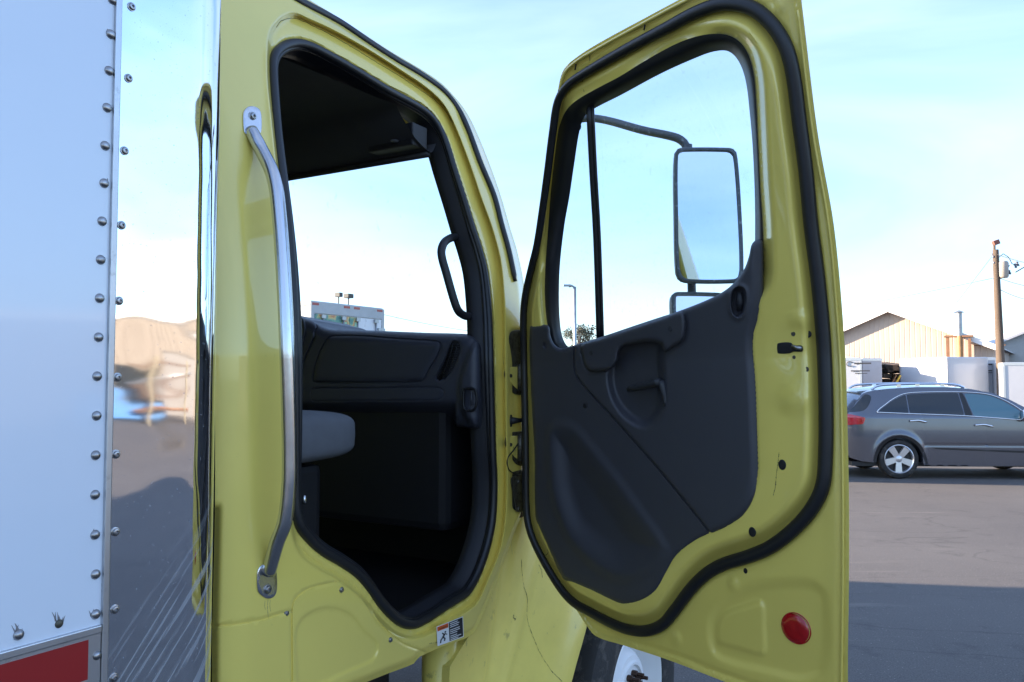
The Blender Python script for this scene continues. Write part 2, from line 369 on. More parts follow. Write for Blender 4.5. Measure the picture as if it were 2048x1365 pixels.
def mirror_mat():
    m = mat('mirror_glass', (.88, .92, .97), .02, 1, dirt=(.3, .32, .34), dscale=150, dthr=.66, damt=.6); return m
M['mirror'] = mirror_mat()
def chrome_mat():
    """polished stainless corner sheet: wavy, with dried runs of road spray near its foot"""
    m = mat('polished_stainless', (.80, .81, .83), .045, 1); t = m.node_tree; b = t.nodes['Principled BSDF']; n = t.nodes.new
    tcn = n('ShaderNodeTexCoord'); mpn = n('ShaderNodeMapping'); mpn.inputs['Scale'].default_value = (1, 1, 1.5); t.links.new(tcn.outputs['Object'], mpn.inputs[0])
    w = n('ShaderNodeTexNoise'); w.inputs['Scale'].default_value = 4.5; w.inputs['Detail'].default_value = 1.5; t.links.new(mpn.outputs[0], w.inputs['Vector'])
    bp = n('ShaderNodeBump'); bp.inputs['Distance'].default_value = .0032; bp.inputs['Strength'].default_value = 1; t.links.new(w.outputs[0], bp.inputs['Height']); t.links.new(bp.outputs[0], b.inputs['Normal'])
    # speckle of dirt
    s = n('ShaderNodeTexNoise'); s.inputs['Scale'].default_value = 170; s.inputs['Detail'].default_value = 3; t.links.new(tcn.outputs['Object'], s.inputs['Vector'])
    r = n('ShaderNodeMapRange'); r.inputs['From Min'].default_value = .66; r.inputs['From Max'].default_value = .74; r.inputs['To Max'].default_value = .55; t.links.new(s.outputs[0], r.inputs['Value'])
    # slanting streaks low down
    m2 = n('ShaderNodeMapping'); m2.inputs['Rotation'].default_value = (0, 0, 0); t.links.new(tcn.outputs['Object'], m2.inputs[0])
    sx = n('ShaderNodeSeparateXYZ'); t.links.new(tcn.outputs['Object'], sx.inputs[0])
    # object space of the box: x = forward, z = height
    cx = n('ShaderNodeCombineXYZ'); a1 = n('ShaderNodeMath'); a1.operation = 'MULTIPLY_ADD'; a1.inputs[1].default_value = -1.15; t.links.new(sx.outputs['X'], a1.inputs[0]); t.links.new(sx.outputs['Z'], a1.inputs[2])
    a2 = n('ShaderNodeMath'); a2.operation = 'MULTIPLY'; a2.inputs[1].default_value = .08; t.links.new(sx.outputs['X'], a2.inputs[0])
    t.links.new(a1.outputs[0], cx.inputs['X']); t.links.new(a2.outputs[0], cx.inputs['Y'])
    st = n('ShaderNodeTexNoise'); st.inputs['Scale'].default_value = 75; st.inputs['Detail'].default_value = 4; st.inputs['Distortion'].default_value = .25; t.links.new(cx.outputs[0], st.inputs['Vector'])
    r3 = n('ShaderNodeMapRange'); r3.inputs['From Min'].default_value = .52; r3.inputs['From Max'].default_value = .60; r3.inputs['To Max'].default_value = .5; t.links.new(st.outputs[0], r3.inputs['Value'])
    lo = n('ShaderNodeMapRange'); lo.inputs['From Min'].default_value = -.24; lo.inputs['From Max'].default_value = -.36; lo.inputs['To Min'].default_value = 0; lo.inputs['To Max'].default_value = 1
    mul = n('ShaderNodeMath'); mul.operation = 'MULTIPLY_ADD'; mul.inputs[1].default_value = -.9; t.links.new(sx.outputs['X'], mul.inputs[0]); t.links.new(sx.outputs['Z'], mul.inputs[2])
    ad_ = n('ShaderNodeMath'); ad_.operation = 'ADD'; ad_.inputs[1].default_value = .95; t.links.new(mul.outputs[0], ad_.inputs[0]); t.links.new(ad_.outputs[0], lo.inputs['Value'])
    q = n('ShaderNodeMath'); q.operation = 'MULTIPLY'; t.links.new(r3.outputs[0], q.inputs[0]); t.links.new(lo.outputs[0], q.inputs[1])
    mxm = n('ShaderNodeMath'); mxm.operation = 'MAXIMUM'; t.links.new(q.outputs[0], mxm.inputs[0]); t.links.new(r.outputs[0], mxm.inputs[1])
    df = n('ShaderNodeBsdfDiffuse'); df.inputs[0].default_value = (.42, .43, .45, 1); ms = n('ShaderNodeMixShader'); o = t.nodes['Material Output']
    t.links.new(mxm.outputs[0], ms.inputs[0]); t.links.new(b.outputs[0], ms.inputs[1]); t.links.new(df.outputs[0], ms.inputs[2]); t.links.new(ms.outputs[0], o.inputs['Surface'])
    return m
M['chrome'] = chrome_mat()

# ================================================================ SETTING
def ground_mat():
    m = mat('tarmac', (.075, .072, .072), .85, spec=.3); t = m.node_tree; b = t.nodes['Principled BSDF']; n = t.nodes.new
    tcn = n('ShaderNodeTexCoord')
    def nz(sc, d=6, ro=.6, v=None):
        x = n('ShaderNodeTexNoise'); x.inputs['Scale'].default_value = sc; x.inputs['Detail'].default_value = d; x.inputs['Roughness'].default_value = ro
        t.links.new(v if v else tcn.outputs['Object'], x.inputs['Vector']); return x.outputs['Fac']
    def rng(v, a, b_, c=0, d=1):
        x = n('ShaderNodeMapRange'); x.inputs['From Min'].default_value = a; x.inputs['From Max'].default_value = b_; x.inputs['To Min'].default_value = c; x.inputs['To Max'].default_value = d; t.links.new(v, x.inputs['Value']); return x.outputs[0]
    def mix(f, a, c):
        x = n('ShaderNodeMix'); x.data_type = 'RGBA'; t.links.new(f, x.inputs[0])
        for i, k in ((6, a), (7, c)):
            if isinstance(k, tuple): x.inputs[i].default_value = (*k, 1)
            else: t.links.new(k, x.inputs[i])
        return x.outputs[2]
    base = mix(rng(nz(.35, 8), .35, .65), (.066, .063, .064), (.106, .100, .097))
    base = mix(rng(nz(90, 3), .35, .7), base, (.135, .128, .125))
    vo = n('ShaderNodeTexVoronoi'); vo.inputs['Scale'].default_value = 24; t.links.new(tcn.outputs['Object'], vo.inputs['Vector'])
    base = mix(rng(vo.outputs['Distance'], .14, .05, 0, .6), base, (.34, .32, .29))
    v2 = n('ShaderNodeTexVoronoi'); v2.inputs['Scale'].default_value = 60; t.links.new(tcn.outputs['Object'], v2.inputs['Vector'])
    base = mix(rng(v2.outputs['Distance'], .30, .10, 0, .45), base, (.19, .175, .165))
    base = mix(rng(nz(2.2, 9, .7), .56, .72, 0, .55), base, (.045, .044, .046))
    mpn = n('ShaderNodeMapping'); mpn.inputs['Scale'].default_value = (.35, 3.2, 1); mpn.inputs['Rotation'].default_value = (0, 0, .12); t.links.new(tcn.outputs['Object'], mpn.inputs[0])
    base = mix(rng(nz(1.4, 8, .65, mpn.outputs[0]), .60, .74, 0, .42), base, (.24, .22, .20))
    # thin cracks
    mc = n('ShaderNodeMapping'); mc.inputs['Scale'].default_value = (.16, .55, 1); t.links.new(tcn.outputs['Object'], mc.inputs[0])
    dn = n('ShaderNodeTexNoise'); dn.inputs['Scale'].default_value = 1.5; dn.inputs['Detail'].default_value = 5; t.links.new(mc.outputs[0], dn.inputs['Vector'])
    va = n('ShaderNodeMix'); va.data_type = 'RGBA'; va.inputs[0].default_value = .25; t.links.new(mc.outputs[0], va.inputs[6]); t.links.new(dn.outputs['Color'], va.inputs[7])
    vc = n('ShaderNodeTexVoronoi'); vc.feature = 'DISTANCE_TO_EDGE'; vc.inputs['Scale'].default_value = 1.6; t.links.new(va.outputs[2], vc.inputs['Vector'])
    base = mix(rng(vc.outputs['Distance'], .004, .001, 0, .28), base, (.03, .03, .03))
    t.links.new(base, b.inputs['Base Color'])
    bp = n('ShaderNodeBump'); bp.inputs['Distance'].default_value = .006; t.links.new(nz(45, 8, .75), bp.inputs['Height']); t.links.new(bp.outputs[0], b.inputs['Normal'])
    return m
g = MB(); g.add([(-900, -900, 0), (900, -900, 0), (900, 900, 0), (-900, 900, 0)], [(0, 1, 2, 3)])
go = g.build('ground', ground_mat()); tag(go, 'worn dark grey tarmac of the parking lot, half in shadow', 'ground', kind='structure')

# ================================================================ THE YELLOW TRUCK
truck = thing('box_truck', 'yellow box truck with open passenger door and polished steel corner on its white box', 'truck', tuple(FL(2.0, 2.6, -H)))
truck.rotation_euler = (0, 0, -AZT)
INV = None
def keep(o, parent):
    """parent a world-space mesh without moving it"""
    o.parent = parent; bpy.context.view_layer.update() if False else None
    return o
TM = Matrix.Translation(Vector(tuple(FL(2.0, 2.6, -H)))) @ Matrix.Rotation(-AZT, 4, 'Z')
TMI = TM.inverted()
def tpart(o, parent=truck):
    o.parent = parent
    if parent is truck: o.matrix_parent_inverse = TMI
    return o
def tb(mb, name, m, parent=truck, **k): return tpart(mb.build(name, m, None, **k), parent)

# ---------------- door outlines (photo pixels) -----------------
O_px = [(1112,215),(1116,180),(1127,140),(1152,116),(1197,87),(1300,31),(1358,0),(1420,-32),(1500,-62),(1560,-72),(1588,-62),(1600,-20),(1604,10),(1635,263),(1669,460),(1690,700),(1695,850),(1698,1000),(1698,1150),(1696,1300),(1695,1400),(1690,1447),(1675,1446),(1600,1418),(1447,1363),(1341,1322),(1250,1292),(1192,1273),(1172,1250),(1150,1217),(1118,1186),(1083,1117),(1055,1064),(1046,1007),(1044,900),(1042,780),(1040,650),(1046,584),(1060,525),(1072,480),(1081,415),(1092,335),(1102,268)]
S_px = [(1116,203),(1135,172),(1170,147),(1251,100),(1330,58),(1395,24),(1450,8),(1504,17),(1545,51),(1573,98),(1587,154),(1598,239),(1612,345),(1622,450),(1635,552),(1645,655),(1650,740),(1652,830),(1651,910),(1645,973),(1622,1020),(1584,1062),(1540,1095),(1498,1113),(1447,1129),(1413,1148),(1382,1178),(1348,1223),(1324,1250),(1293,1262),(1259,1260),(1225,1248),(1181,1225),(1148,1206),(1123,1180),(1088,1124),(1062,1069),(1053,1025),(1051,905),(1049,792),(1047,689),(1047,625),(1052,583),(1063,535),(1074,490),(1085,420),(1096,340),(1106,262)]
W_px = [(1096,460),(1102,380),(1110,308),(1118,256),(1132,222),(1152,202),(1187,181),(1240,153),(1290,122),(1357,86),(1409,70),(1453,70),(1480,85),(1498,113),(1508,154),(1512,205),(1515,273),(1520,376),(1525,450),(1526,500),(1524,560),(1490,600),(1440,625),(1363,650),(1259,680),(1190,705),(1140,712),(1110,700),(1098,668),(1090,600),(1091,530)]
G_px = [(1129,450),(1139,393),(1149,325),(1159,263),(1170,232),(1190,217),(1241,191),(1323,147),(1392,116),(1426,104),(1453,102),(1470,113),(1484,137),(1493,171),(1499,222),(1505,290),(1509,376),(1510,460),(1508,520),(1500,560),(1470,590),(1430,610),(1362,640),(1259,672),(1190,692),(1150,700),(1136,694),(1127,680),(1121,655),(1118,600),(1120,530)]
T_px = [(1060,654),(1064,651),(1094,650),(1099,655),(1101,672),(1109,689),(1122,697),(1138,694),(1200,675),(1259,655),(1310,638),(1362,621),(1430,593),(1464,570),(1488,539),(1498,512),(1503,490),(1511,481),(1521,479),(1526,485),(1527,530),(1527,587),(1524,634),(1515,669),(1513,696),(1518,757),(1521,830),(1523,905),(1523,946),(1512,990),(1488,1031),(1454,1055),(1423,1069),(1389,1086),(1355,1113),(1334,1147),(1314,1182),(1287,1202),(1252,1211),(1232,1207),(1184,1184),(1131,1161),(1125,1156),(1099,1103),(1076,1052),(1070,1030),(1068,905),(1063,800),(1059,700)]
dO = door_s.curve(O_px, 420); dS = door_s.curve(S_px, 360); dW = door_s.curve(W_px, 300); dT = door_s.curve(T_px, 420)
dG = door_s.curve(G_px, 300)
emb1 = door_s.curve([(1436,1284),(1435,1250),(1450,1226),(1500,1208),(1520,1202),(1528,1212),(1530,1250),(1531,1306),(1520,1311),(1480,1300),(1443,1290)], 90)
emb2 = door_s.curve([(1424,1300),(1420,1240),(1445,1205),(1500,1178),(1560,1166),(1620,1166),(1648,1185),(1655,1230),(1656,1300),(1640,1345),(1600,1358),(1540,1345),(1450,1322)], 120)
def door_h(V):
    ds = sdist(V, dS); do = dist_poly(V, dO); dw = dist_poly(V, dW); b = -ds
    h = .042 * sm(ds, .012, .055)
    h = h - .034 * (1 - sm(dw, .0, .034))
    # hemmed outer flange with two creases
    h += .005 * (1 - sm(do, .010, .014)) + .0035 * (sm(do, .024, .029)) * (ds < 0) * sm(-ds, .015, .022)
    e = sdist(V, emb1); h += .005 * sm(e, -.004, .008) * (ds < 0); e = sdist(V, emb2); h -= .006 * sm(e, -.012, .018) * (ds < 0)
    h -= .075 * sm(sdist(V, dT), .010, .030)
    # pressed latch face
    px = project(door_s.pt(V, 0.))
    def blob(cx, cy, rx, ry, a): return a * np.exp(-(((px[:, 0] - cx) / rx)**2 + ((px[:, 1] - cy) / ry)**2)**1.6)
    h += blob(1590, 800, 28, 26, .006) + blob(1605, 640, 24, 16, .004) - blob(1595, 695, 40, 50, .004) + blob(1325, 1262, 14, 12, .0035) * 0
    h += blob(1466, 1168, 10, 12, .004) + blob(1352, 1278, 10, 12, .004) + blob(1540, 30, 10, 16, .004) + blob(1560, 12, 9, 14, .004)
    return h
P, T, V, hh = region(door_s, dO, [dW], .0075, door_h, extra=[inset(dO, .006), inset(dO, .012), inset(dO, .018)])
mb = MB(); mb.add(P, orient(P, T, door_s.n))
hO = door_h(dO); hW = door_h(dW)
TH = -.075

# outer skin and rim
oO = dO; Pk, Tk, _, _ = region(door_s, oO, [dW], .02, lambda V: -.010 + (TH + .010) * sm(dist_poly(V, dO), 0, .06), extra=[inset(dO, .008), inset(dO, .016)])
mb.add(Pk, orient(Pk, Tk, -door_s.n))
n_ = len(dO); A_ = door_s.lift(dO, hO); B_ = door_s.lift(dO, np.full(n_, -.010)); mb.add(np.vstack([A_, B_]), [(i, (i + 1) % n_, n_ + (i + 1) % n_, n_ + i) for i in range(n_)])
n_ = len(dW); A_ = door_s.lift(dW, hW); B_ = door_s.lift(dW, np.full(n_, TH)); mb.add(np.vstack([A_, B_]), [(i, (i + 1) % n_, n_ + (i + 1) % n_, n_ + i) for i in range(n_)])
def finish(mb, name, m, parent, ang=.8):
    me = mesh(mb.v, mb.f); bm = bmesh.new(); bm.from_mesh(me); bmesh.ops.remove_doubles(bm, verts=bm.verts, dist=2e-5)
    bmesh.ops.recalc_face_normals(bm, faces=bm.faces)
    for e in bm.edges:
        if len(e.link_faces) == 2 and e.calc_face_angle(0) > ang: e.smooth = False
    bm.to_mesh(me); bm.free(); o = link(name, me, m, None, True); return tpart(o, parent)
door = finish(mb, 'door', M['yellow'], truck, 1.1); door['label'] = 'open passenger door, pale yellow inner sheet'
def dp(geo_or_mb, name, m, smooth=True, **k):         # sub-part of the door
    mb_ = geo_or_mb
    if not isinstance(mb_, MB): mb_ = MB().add(*geo_or_mb)
    return mb_.build(name, m, door, smooth=smooth, **k)
DI = None
# seal around the door
def px_curve(surf, pts, n, h, closed=True):
    q = spline(pts, n, closed); return surf.un(q[:, 0], q[:, 1], h)
sealP = px_curve(door_s, S_px, 420, .012)
dep = (sealP - C)[:, 1]
wpx = np.interp(sealP[:, 0], [-.1, .15, .45, .85], [.0125, .0135, .0165, .0175])
mbx = MB().add(*tube_geo(sealP, wpx, 12, True, nrm=door_s.n, flat=(1.0, .85)))
dp(mbx, 'weather_seal', M['rubber'])
# window rubber: broad channel between sheet and glass
mbx = MB(); GH = -.028
def ring(surf, A, hA, B, hB, mb, steps=6, bulge=0.):
    """loft between two sz loops with matched nearest sampling"""
    n = len(A); k = np.array([np.argmin(((B - a)**2).sum(1)) for a in A]); 
    m = len(B); kk = np.unwrap(k * 2 * math.pi / m) * m / 2 / math.pi
    for _ in range(6): kk = (np.roll(np.append(kk, 0)[:-1], 1) * 0 + kk)
    Bn = B[k]
    rows = []
    for j in range(steps + 1):
        t = j / steps; h = hA * (1 - t) + hB * t + bulge * math.sin(math.pi * t)
        rows.append(surf.lift(A * (1 - t) + Bn * t, np.broadcast_to(h, (n,))))
    vs = np.vstack(rows); fs = []
    for j in range(steps):
        for i in range(n):
            l = (i + 1) % n; fs.append((j * n + i, j * n + l, (j + 1) * n + l, (j + 1) * n + i))
    mb.add(vs, fs)
ring(door_s, dW, hW + .003, dG, np.full(len(dW), GH), mbx, 8, .010)
ring(door_s, dG, GH, dG, GH - .02, mbx, 1)
dp(mbx, 'window_rubber', M['rubber'])
# glass
gl_o = dG
P, T, V, _ = region(door_s, gl_o, [], .04, lambda V: np.full(len(V), GH - .004))
dp(MB().add(P, orient(P, T, door_s.n)), 'window_glass', M['glass'], smooth=True)
# divider bar of the vent window
bar_a = door_s.un(np.array([1179., 1186, 1193, 1200]), np.array([206., 350, 470, 690]), GH + .006)
bar_a = spline(bar_a, 12, False)
mbx = MB().add(*tube_geo(bar_a, .0115, 10, nrm=door_s.n, flat=(1, .9)))
mbx.add(*tube_geo(spline(door_s.un(np.array([1185., 1192, 1199, 1206]), np.array([206., 350, 470, 690]), GH + .010), 12, False), .0045, 8))
dp(mbx, 'window_divider', M['rubber'])

# ---------------- trim panel -----------------
seam_px = [(1148,694),(1151,747),(1170,775),(1232,842),(1293,910),(1360,990),(1424,1070)]
seam = door_s.curve(seam_px, 120, False)
bowl = door_s.curve([(1238,690),(1222,715),(1213,745),(1216,780),(1228,812),(1250,840),(1278,857),(1300,856),(1318,840),(1330,815),(1333,780),(1331,730),(1330,690),(1320,672),(1280,670)], 120)
pocket = door_s.curve([(1086,860),(1100,836),(1128,830),(1156,842),(1190,880),(1240,942),(1290,1010),(1330,1065),(1346,1100),(1330,1135),(1292,1168),(1240,1176),(1182,1145),(1128,1085),(1096,1000),(1086,920)], 150)
pocket2 = door_s.curve([(1110,930),(1118,900),(1140,905),(1185,965),(1240,1040),(1275,1095),(1268,1128),(1230,1135),(1180,1100),(1135,1035),(1112,980)], 120)
lock_o = door_s.curve([(1478,572),(1490,578),(1494,600),(1488,628),(1476,637),(1464,628),(1460,604),(1465,580)], 60)
arm_px = [(1162,692),(1200,678),(1260,658),(1320,638),(1362,623),(1369,632),(1371,655),(1368,675),(1360,686),(1345,695),(1330,704),(1322,690),(1300,684),(1270,688),(1245,694),(1237,705),(1234,722),(1222,737),(1205,743),(1180,742),(1170,733),(1165,715)]
arm = door_s.curve(arm_px, 200)
ridge = door_s.curve([(1498,500),(1502,600),(1490,680),(1493,760),(1497,850),(1499,940),(1486,985),(1462,1016)], 80, False)
def trim_h(V):
    de = sdist(V, dT); r = .016; d = np.clip(de, 0, r); h = .034 + np.sqrt(np.maximum(r * r - (r - d)**2, 0))
    px = project(door_s.pt(V, 0.))
    right = sm(dist_poly(V, ridge, False), 0, .03); rs = px[:, 0] > np.interp(px[:, 1], [479, 500, 600, 680, 760, 850, 940, 985, 1016], [1500, 1498, 1502, 1490, 1493, 1497, 1499, 1486, 1462])
    h -= .012 * np.where(rs & (px[:, 1] < 1016), right * (1 - sm(px[:, 1], 930, 1010)), 0)
    h -= .030 * sm(sdist(V, bowl), -.004, .034)
    h += .006 * sm(sdist(V, pocket), 0, .045) - .024 * sm(sdist(V, pocket), .03, .14)
    dse = dist_poly(V, seam, False); h -= .005 * (1 - sm(dse, .001, .0040))
    left = px[:, 0] < np.interp(px[:, 1], [694, 747, 775, 842, 910, 990, 1070, 1100], [1148, 1151, 1170, 1232, 1293, 1360, 1424, 1450])
    h -= .003 * left
    dl = sdist(V, lock_o); h += .004 * np.exp(-(dl / .006)**2) - .02 * sm(dl, .001, .008)
    da = sdist(V, arm); h -= .003 * np.exp(-((da + .003) / .003)**2)
    for cx, cy, rr in ((1170, 812, .009), (1091, 692, .012)):
        c = door_s.sz(door_s.un(np.array([cx * 1.]), np.array([cy * 1.])))[0]; q = np.linalg.norm(V - c, axis=1); h -= .004 * (1 - sm(q, rr - .003, rr))
    return h
P, T, V, hh = region(door_s, dT, [], .0062, trim_h, extra=[inset(dT, .002), inset(dT, .006), inset(dT, .011)], lines=[(seam, False, (-.0042, -.002, 0, .002, .0042)), (lock_o, True, (-.008, -.005, -.002, 0, .003, .006))])
mbx = MB(); mbx.add(P, orient(P, T, door_s.n)); hT = trim_h(dT); P2, F2 = band(door_s, dT, hT, dT, hT - .03); mbx.add(P2, F2)
tp = finish(mbx, 'trim_panel', M['trim'], door, .9)
# pull handle bridging the bowl, screws, inner lever, lock slider
ph = plate(door_s, arm, .038, .068, 'pull_handle', M['trim'], door, .014, .007); 
def disc(surf, px, py, rx, h, t, name, m, parent, ry=None, dome=.0, n=24, pitch=0):
    c = surf.un(np.array([float(px)]), np.array([float(py)]), h)[0]; ry = ry or rx
    mb = MB(); prof = [(1, 0), (1, t * .6), (.9, t), (.55, t + dome * .7), (.0001, t + dome)]
    vs = []; fs = []
    for r, a in prof:
        for k in range(n):
            an = 2 * math.pi * k / n; vs.append(c + surf.e * math.cos(an) * r * rx + UP * math.sin(an) * r * ry + surf.n * a)
    for i in range(len(prof) - 1):
        for k in range(n):
            l = (k + 1) % n; fs.append((i * n + k, i * n + l, (i + 1) * n + l, (i + 1) * n + k))
    return mb.add(vs, fs).build(name, m, parent, smooth=True, angle=.7)
for x, y, r in ((1341, 658, .0075), (1183, 706, .0075)): disc(door_s, x, y, r, .0665, .0025, 'handle_screw', M['trim_dark'], door)
disc(door_s, 1170, 812, .0075, .047, .002, 'trim_clip', M['black'], door)
mbx = MB(); q = door_s.un(np.array([1258., 1290, 1322]), np.array([779., 772, 764]), .050)
mbx.add(*tube_geo(spline(q, 8, False), [.0105, .0115, .012, .0125, .013, .0135, .014, .015], 12, nrm=UP, flat=(1, .8)))
q = door_s.un(np.array([1322., 1328, 1332]), np.array([764., 785, 812]), .046); mbx.add(*tube_geo(spline(q, 8, False), np.linspace(.014, .006, 8), 10))
dp(mbx, 'inner_lever', M['trim_dark'])
mbx = MB(); q = door_s.un(np.array([1478., 1480, 1478]), np.array([585., 605, 622]), .036); mbx.add(*tube_geo(q, [.008, .010, .007], 10, nrm=door_s.n, flat=(1, .7)))
dp(mbx, 'lock_slider', M['trim_dark'])
# plugs and holes in the yellow sheet
def hp(x, y): return float(door_h(door_s.sz(door_s.un(np.array([float(x)]), np.array([float(y)]))))[0])
for x, y, rx, ry in ((1565, 930, .0105, .0125), (1505, 1064, .0105, .0125), (1491.5, 1142, .006, .007)): disc(door_s, x, y, rx, hp(x, y) - .001, .0022, 'rubber_plug', M['black'], door, ry)
for x, y, rx in ((1587, 668, .0058), (1617, 669, .0082), (1588.5, 715, .0046), (1613.5, 739, .0058)):
    disc(door_s, x, y, rx, hp(x, y) - .001, .0018, 'latch_bolt', M['hinge'] if rx < .0075 else M['black'], door)
lat = door_s.curve([(1552,690),(1554,687),(1568,685),(1582,686),(1587,691),(1604,692),(1605,703),(1587,704),(1580,707),(1556,708),(1552,704)], 60)
plate(door_s, lat, 0, hp(1580, 697) + .0025, 'latch', M['black'], door, .0015, .01)
mbx = MB(); q = door_s.un(np.array([1584., 1594, 1603]), np.array([693., 696, 697]), hp(1590, 697) + .004); mbx.add(*tube_geo(q, .0045, 8)); dp(mbx, 'latch_claw', M['screw'])
# reflector with bezel
rh = hp(1592, 1257); disc(door_s, 1592, 1257, .0375, rh - .004, .007, 'reflector', M['red'], door, .0345, .0015, 48)
th = np.linspace(0, 2 * math.pi, 49)[:-1]; c = door_s.un(np.array([1592.]), np.array([1257.]), rh + .001)[0]
mbx = MB().add(*tube_geo([c + door_s.e * math.cos(a) * .0385 + UP * math.sin(a) * .0355 for a in th], .0016, 8, True)); dp(mbx, 'reflector_bezel', M['red'])
# little clips and sheet joints on the top edge
for x, y in ((1290, 55), (1152, 134)):
    q = door_s.un(np.array([x * 1., x - 2.]), np.array([y - 5., y + 6.]), .010); dp(MB().add(*tube_geo(q, .0022, 6)), 'drain_slot', M['black'])
for pts in ([(1179,104),(1180,126)], [(1165,160),(1168,184)]):
    q = door_s.un(*np.array(pts, float).T, door_h(door_s.sz(door_s.un(*np.array(pts, float).T))) + .0006); dp(MB().add(*tube_geo(q, .0009, 6)), 'sheet_joint', M['sealer'])
# inner top crease: a rolled lip along the top of the door
lip = spline([(1118,186),(1130,146),(1155,122),(1200,95),(1300,40),(1360,8),(1420,-22)], 60, False)
dp(MB().add(*tube_geo(door_s.un(lip[:, 0], lip[:, 1], .012), .0045, 8)), 'drip_lip', M['yellow'])
lip = spline([(1596,20),(1626,265),(1659,460),(1679,700),(1684,850),(1686,1000),(1686,1150),(1684,1300),(1682,1420)], 90, False)
dp(MB().add(*tube_geo(door_s.un(lip[:, 0], lip[:, 1], .004), .0032, 8)), 'hem_bead', M['yellow'])

# ---------------- mirror on the door -----------------
def mirror_head(px, py, w, hgt, depth, name, nvec, rim=.010):
    c = at(px, py, depth); n = np.array(nvec, float); n /= np.linalg.norm(n); u = np.cross(UP, n); u /= np.linalg.norm(u); v = np.cross(n, u)
    q = spline([(-.5,-.43),(-.44,-.485),(-.3,-.5),(.3,-.5),(.44,-.485),(.49,-.43),(.5,0),(.47,.45),(.42,.49),(.3,.5),(-.3,.5),(-.42,.49),(-.47,.45),(-.5,0)], 72)
    mb = MB(); rows = [(1.0, .0), (1.0, .012), (.985, .018), (.95, .020), (.93 - .02, .012)]
    vs = []; k = len(q)
    prof = [(.0, -.07), (.55, -.068), (.85, -.05), (.97, -.02), (1.0, .004), (1.0, .014), (.975, .019)]
    for s, a in prof: vs += [c + u * x * w * s + v * y * hgt * s + n * a for x, y in q]
    # inner rim keeps a constant width
    vs += [c + u * x * (w - 2 * rim) + v * y * (hgt - 2 * rim) + n * .019 for x, y in q]; vs += [c + u * x * (w - 2 * rim) + v * y * (hgt - 2 * rim) + n * .010 for x, y in q]
    rr = len(prof) + 2; fs = [(i * k + j, i * k + (j + 1) % k, (i + 1) * k + (j + 1) % k, (i + 1) * k + j) for i in range(rr - 1) for j in range(k)]
    mb.add(vs, fs); o = mb.build(name, M['mirror_shell'], door, smooth=True, angle=.9)
    gm = MB(); gm.add([c + u * x * (w - 2 * rim) + v * y * (hgt - 2 * rim) + n * .011 for x, y in q], [tuple(range(k))])
    return o, gm, c, u, v, n
M['mirror_shell'] = mat('mirror_housing', (.075, .085, .10), .5, dirt=(.35, .37, .4), dscale=70, dthr=.56, damt=.6)
mn_ = (.015, -.99, .10)
o, gm, mc, mu, mv, mn = mirror_head(1414, 432, .205, .425, 2.5, 'mirror_head', mn_)
gm.build('mirror_glass', M['mirror'], door)
o2, gm2, c2, u2, v2, n2 = mirror_head(1400, 655, .18, .215, 2.5, 'convex_mirror_head', (.16, -.97, .22))
me = gm2.build('convex_mirror_glass', M['mirror'], door)
q = [at(1130, 243, 2.92), at(1188, 237, 2.86), at(1290, 262, 2.68), at(1350, 275, 2.6), at(1366, 284, 2.585), at(1374, 297, 2.58), at(1376, 320, 2.57)]
mbx = MB().add(*tube_geo(spline(q, 40, False), .0135, 12)); 
q = [at(1376, 290, 2.57), at(1379, 430, 2.57), at(1384, 600, 2.57), at(1386, 760, 2.57), at(1378, 790, 2.6), at(1330, 800, 2.68), at(1200, 800, 2.85)]
mbx.add(*tube_geo(spline(q, 50, False), .0135, 12)); dp(mbx, 'mirror_arm', M['mirror_shell'])
disc(Surf(at(1158, 255, 2.86), door_s.e, door_s.n, lambda z: 0 * z), 1158, 255, .012, 0, .01, 'arm_bolt', M['mirror_shell'], door)

# ---------------- cab side sheet -----------------
cO_px = [(436,1500),(424,1365),(430,1000),(430,600),(436,200),(440,-60),(470,-110),(540,-60),(619,0),(662,26),(705,53),(773,98),(842,139),(883,167),(910,195),(931,222),(948,253),(978,325),(1002,393),(1020,455),(1035,505),(1048,570),(1054,640),(1056,720),(1056,800),(1056,900),(1054,980),(1048,1022),(1033,1055),(1011,1117),(987,1178),(961,1240),(950,1264),(933,1276),(892,1291),(836,1316),(829,1327),(772,1349),(700,1378),(600,1415)]
cS_px = [(544,122),(549,104),(557,94),(575,84),(599,82),(630,92),(705,133),(773,174),(842,212),(869,236),(890,273),(910,335),(931,400),(948,455),(960,491),(972,535),(979,587),(984,655),(987,792),(989,910),(991,973),(987,1042),(977,1093),(957,1151),(936,1188),(920,1200),(892,1217),(857,1240),(830,1253),(810,1252),(789,1240),(762,1212),(738,1178),(714,1151),(680,1127),(646,1107),(618,1083),(596,1052),(588,1010),(587,900),(585,750),(582,600),(577,500),(570,420),(562,350),(552,260),(546,180)]
cO = cab_s.curve(cO_px, 420); cS = cab_s.curve(cS_px, 380)
lipc = cab_s.curve([(535,150),(540,70),(562,38),(589,28),(613,37),(671,64),(739,102),(808,146),(855,178),(886,208),(907,246),(938,325),(961,393),(985,460),(1002,530),(1008,620),(1010,792),(1012,973),(1008,1050),(998,1100),(974,1160),(950,1208),(905,1238),(868,1262),(828,1276),(792,1268),(755,1235),(720,1192),(680,1160),(640,1138),(604,1110),(585,1068),(578,1000),(576,700),(560,400),(545,250)], 380)
emb3 = cab_s.curve([(594,1330),(592,1265),(604,1238),(635,1219),(668,1216),(702,1230),(728,1262),(752,1284),(755,1304),(742,1322),(690,1345),(640,1368),(600,1372)], 120)
seam2 = cab_s.curve([(584,1400),(583,1260),(584,1215),(590,1198),(616,1178),(650,1169),(678,1166),(720,1192),(757,1246),(800,1284),(850,1305)], 150, False)
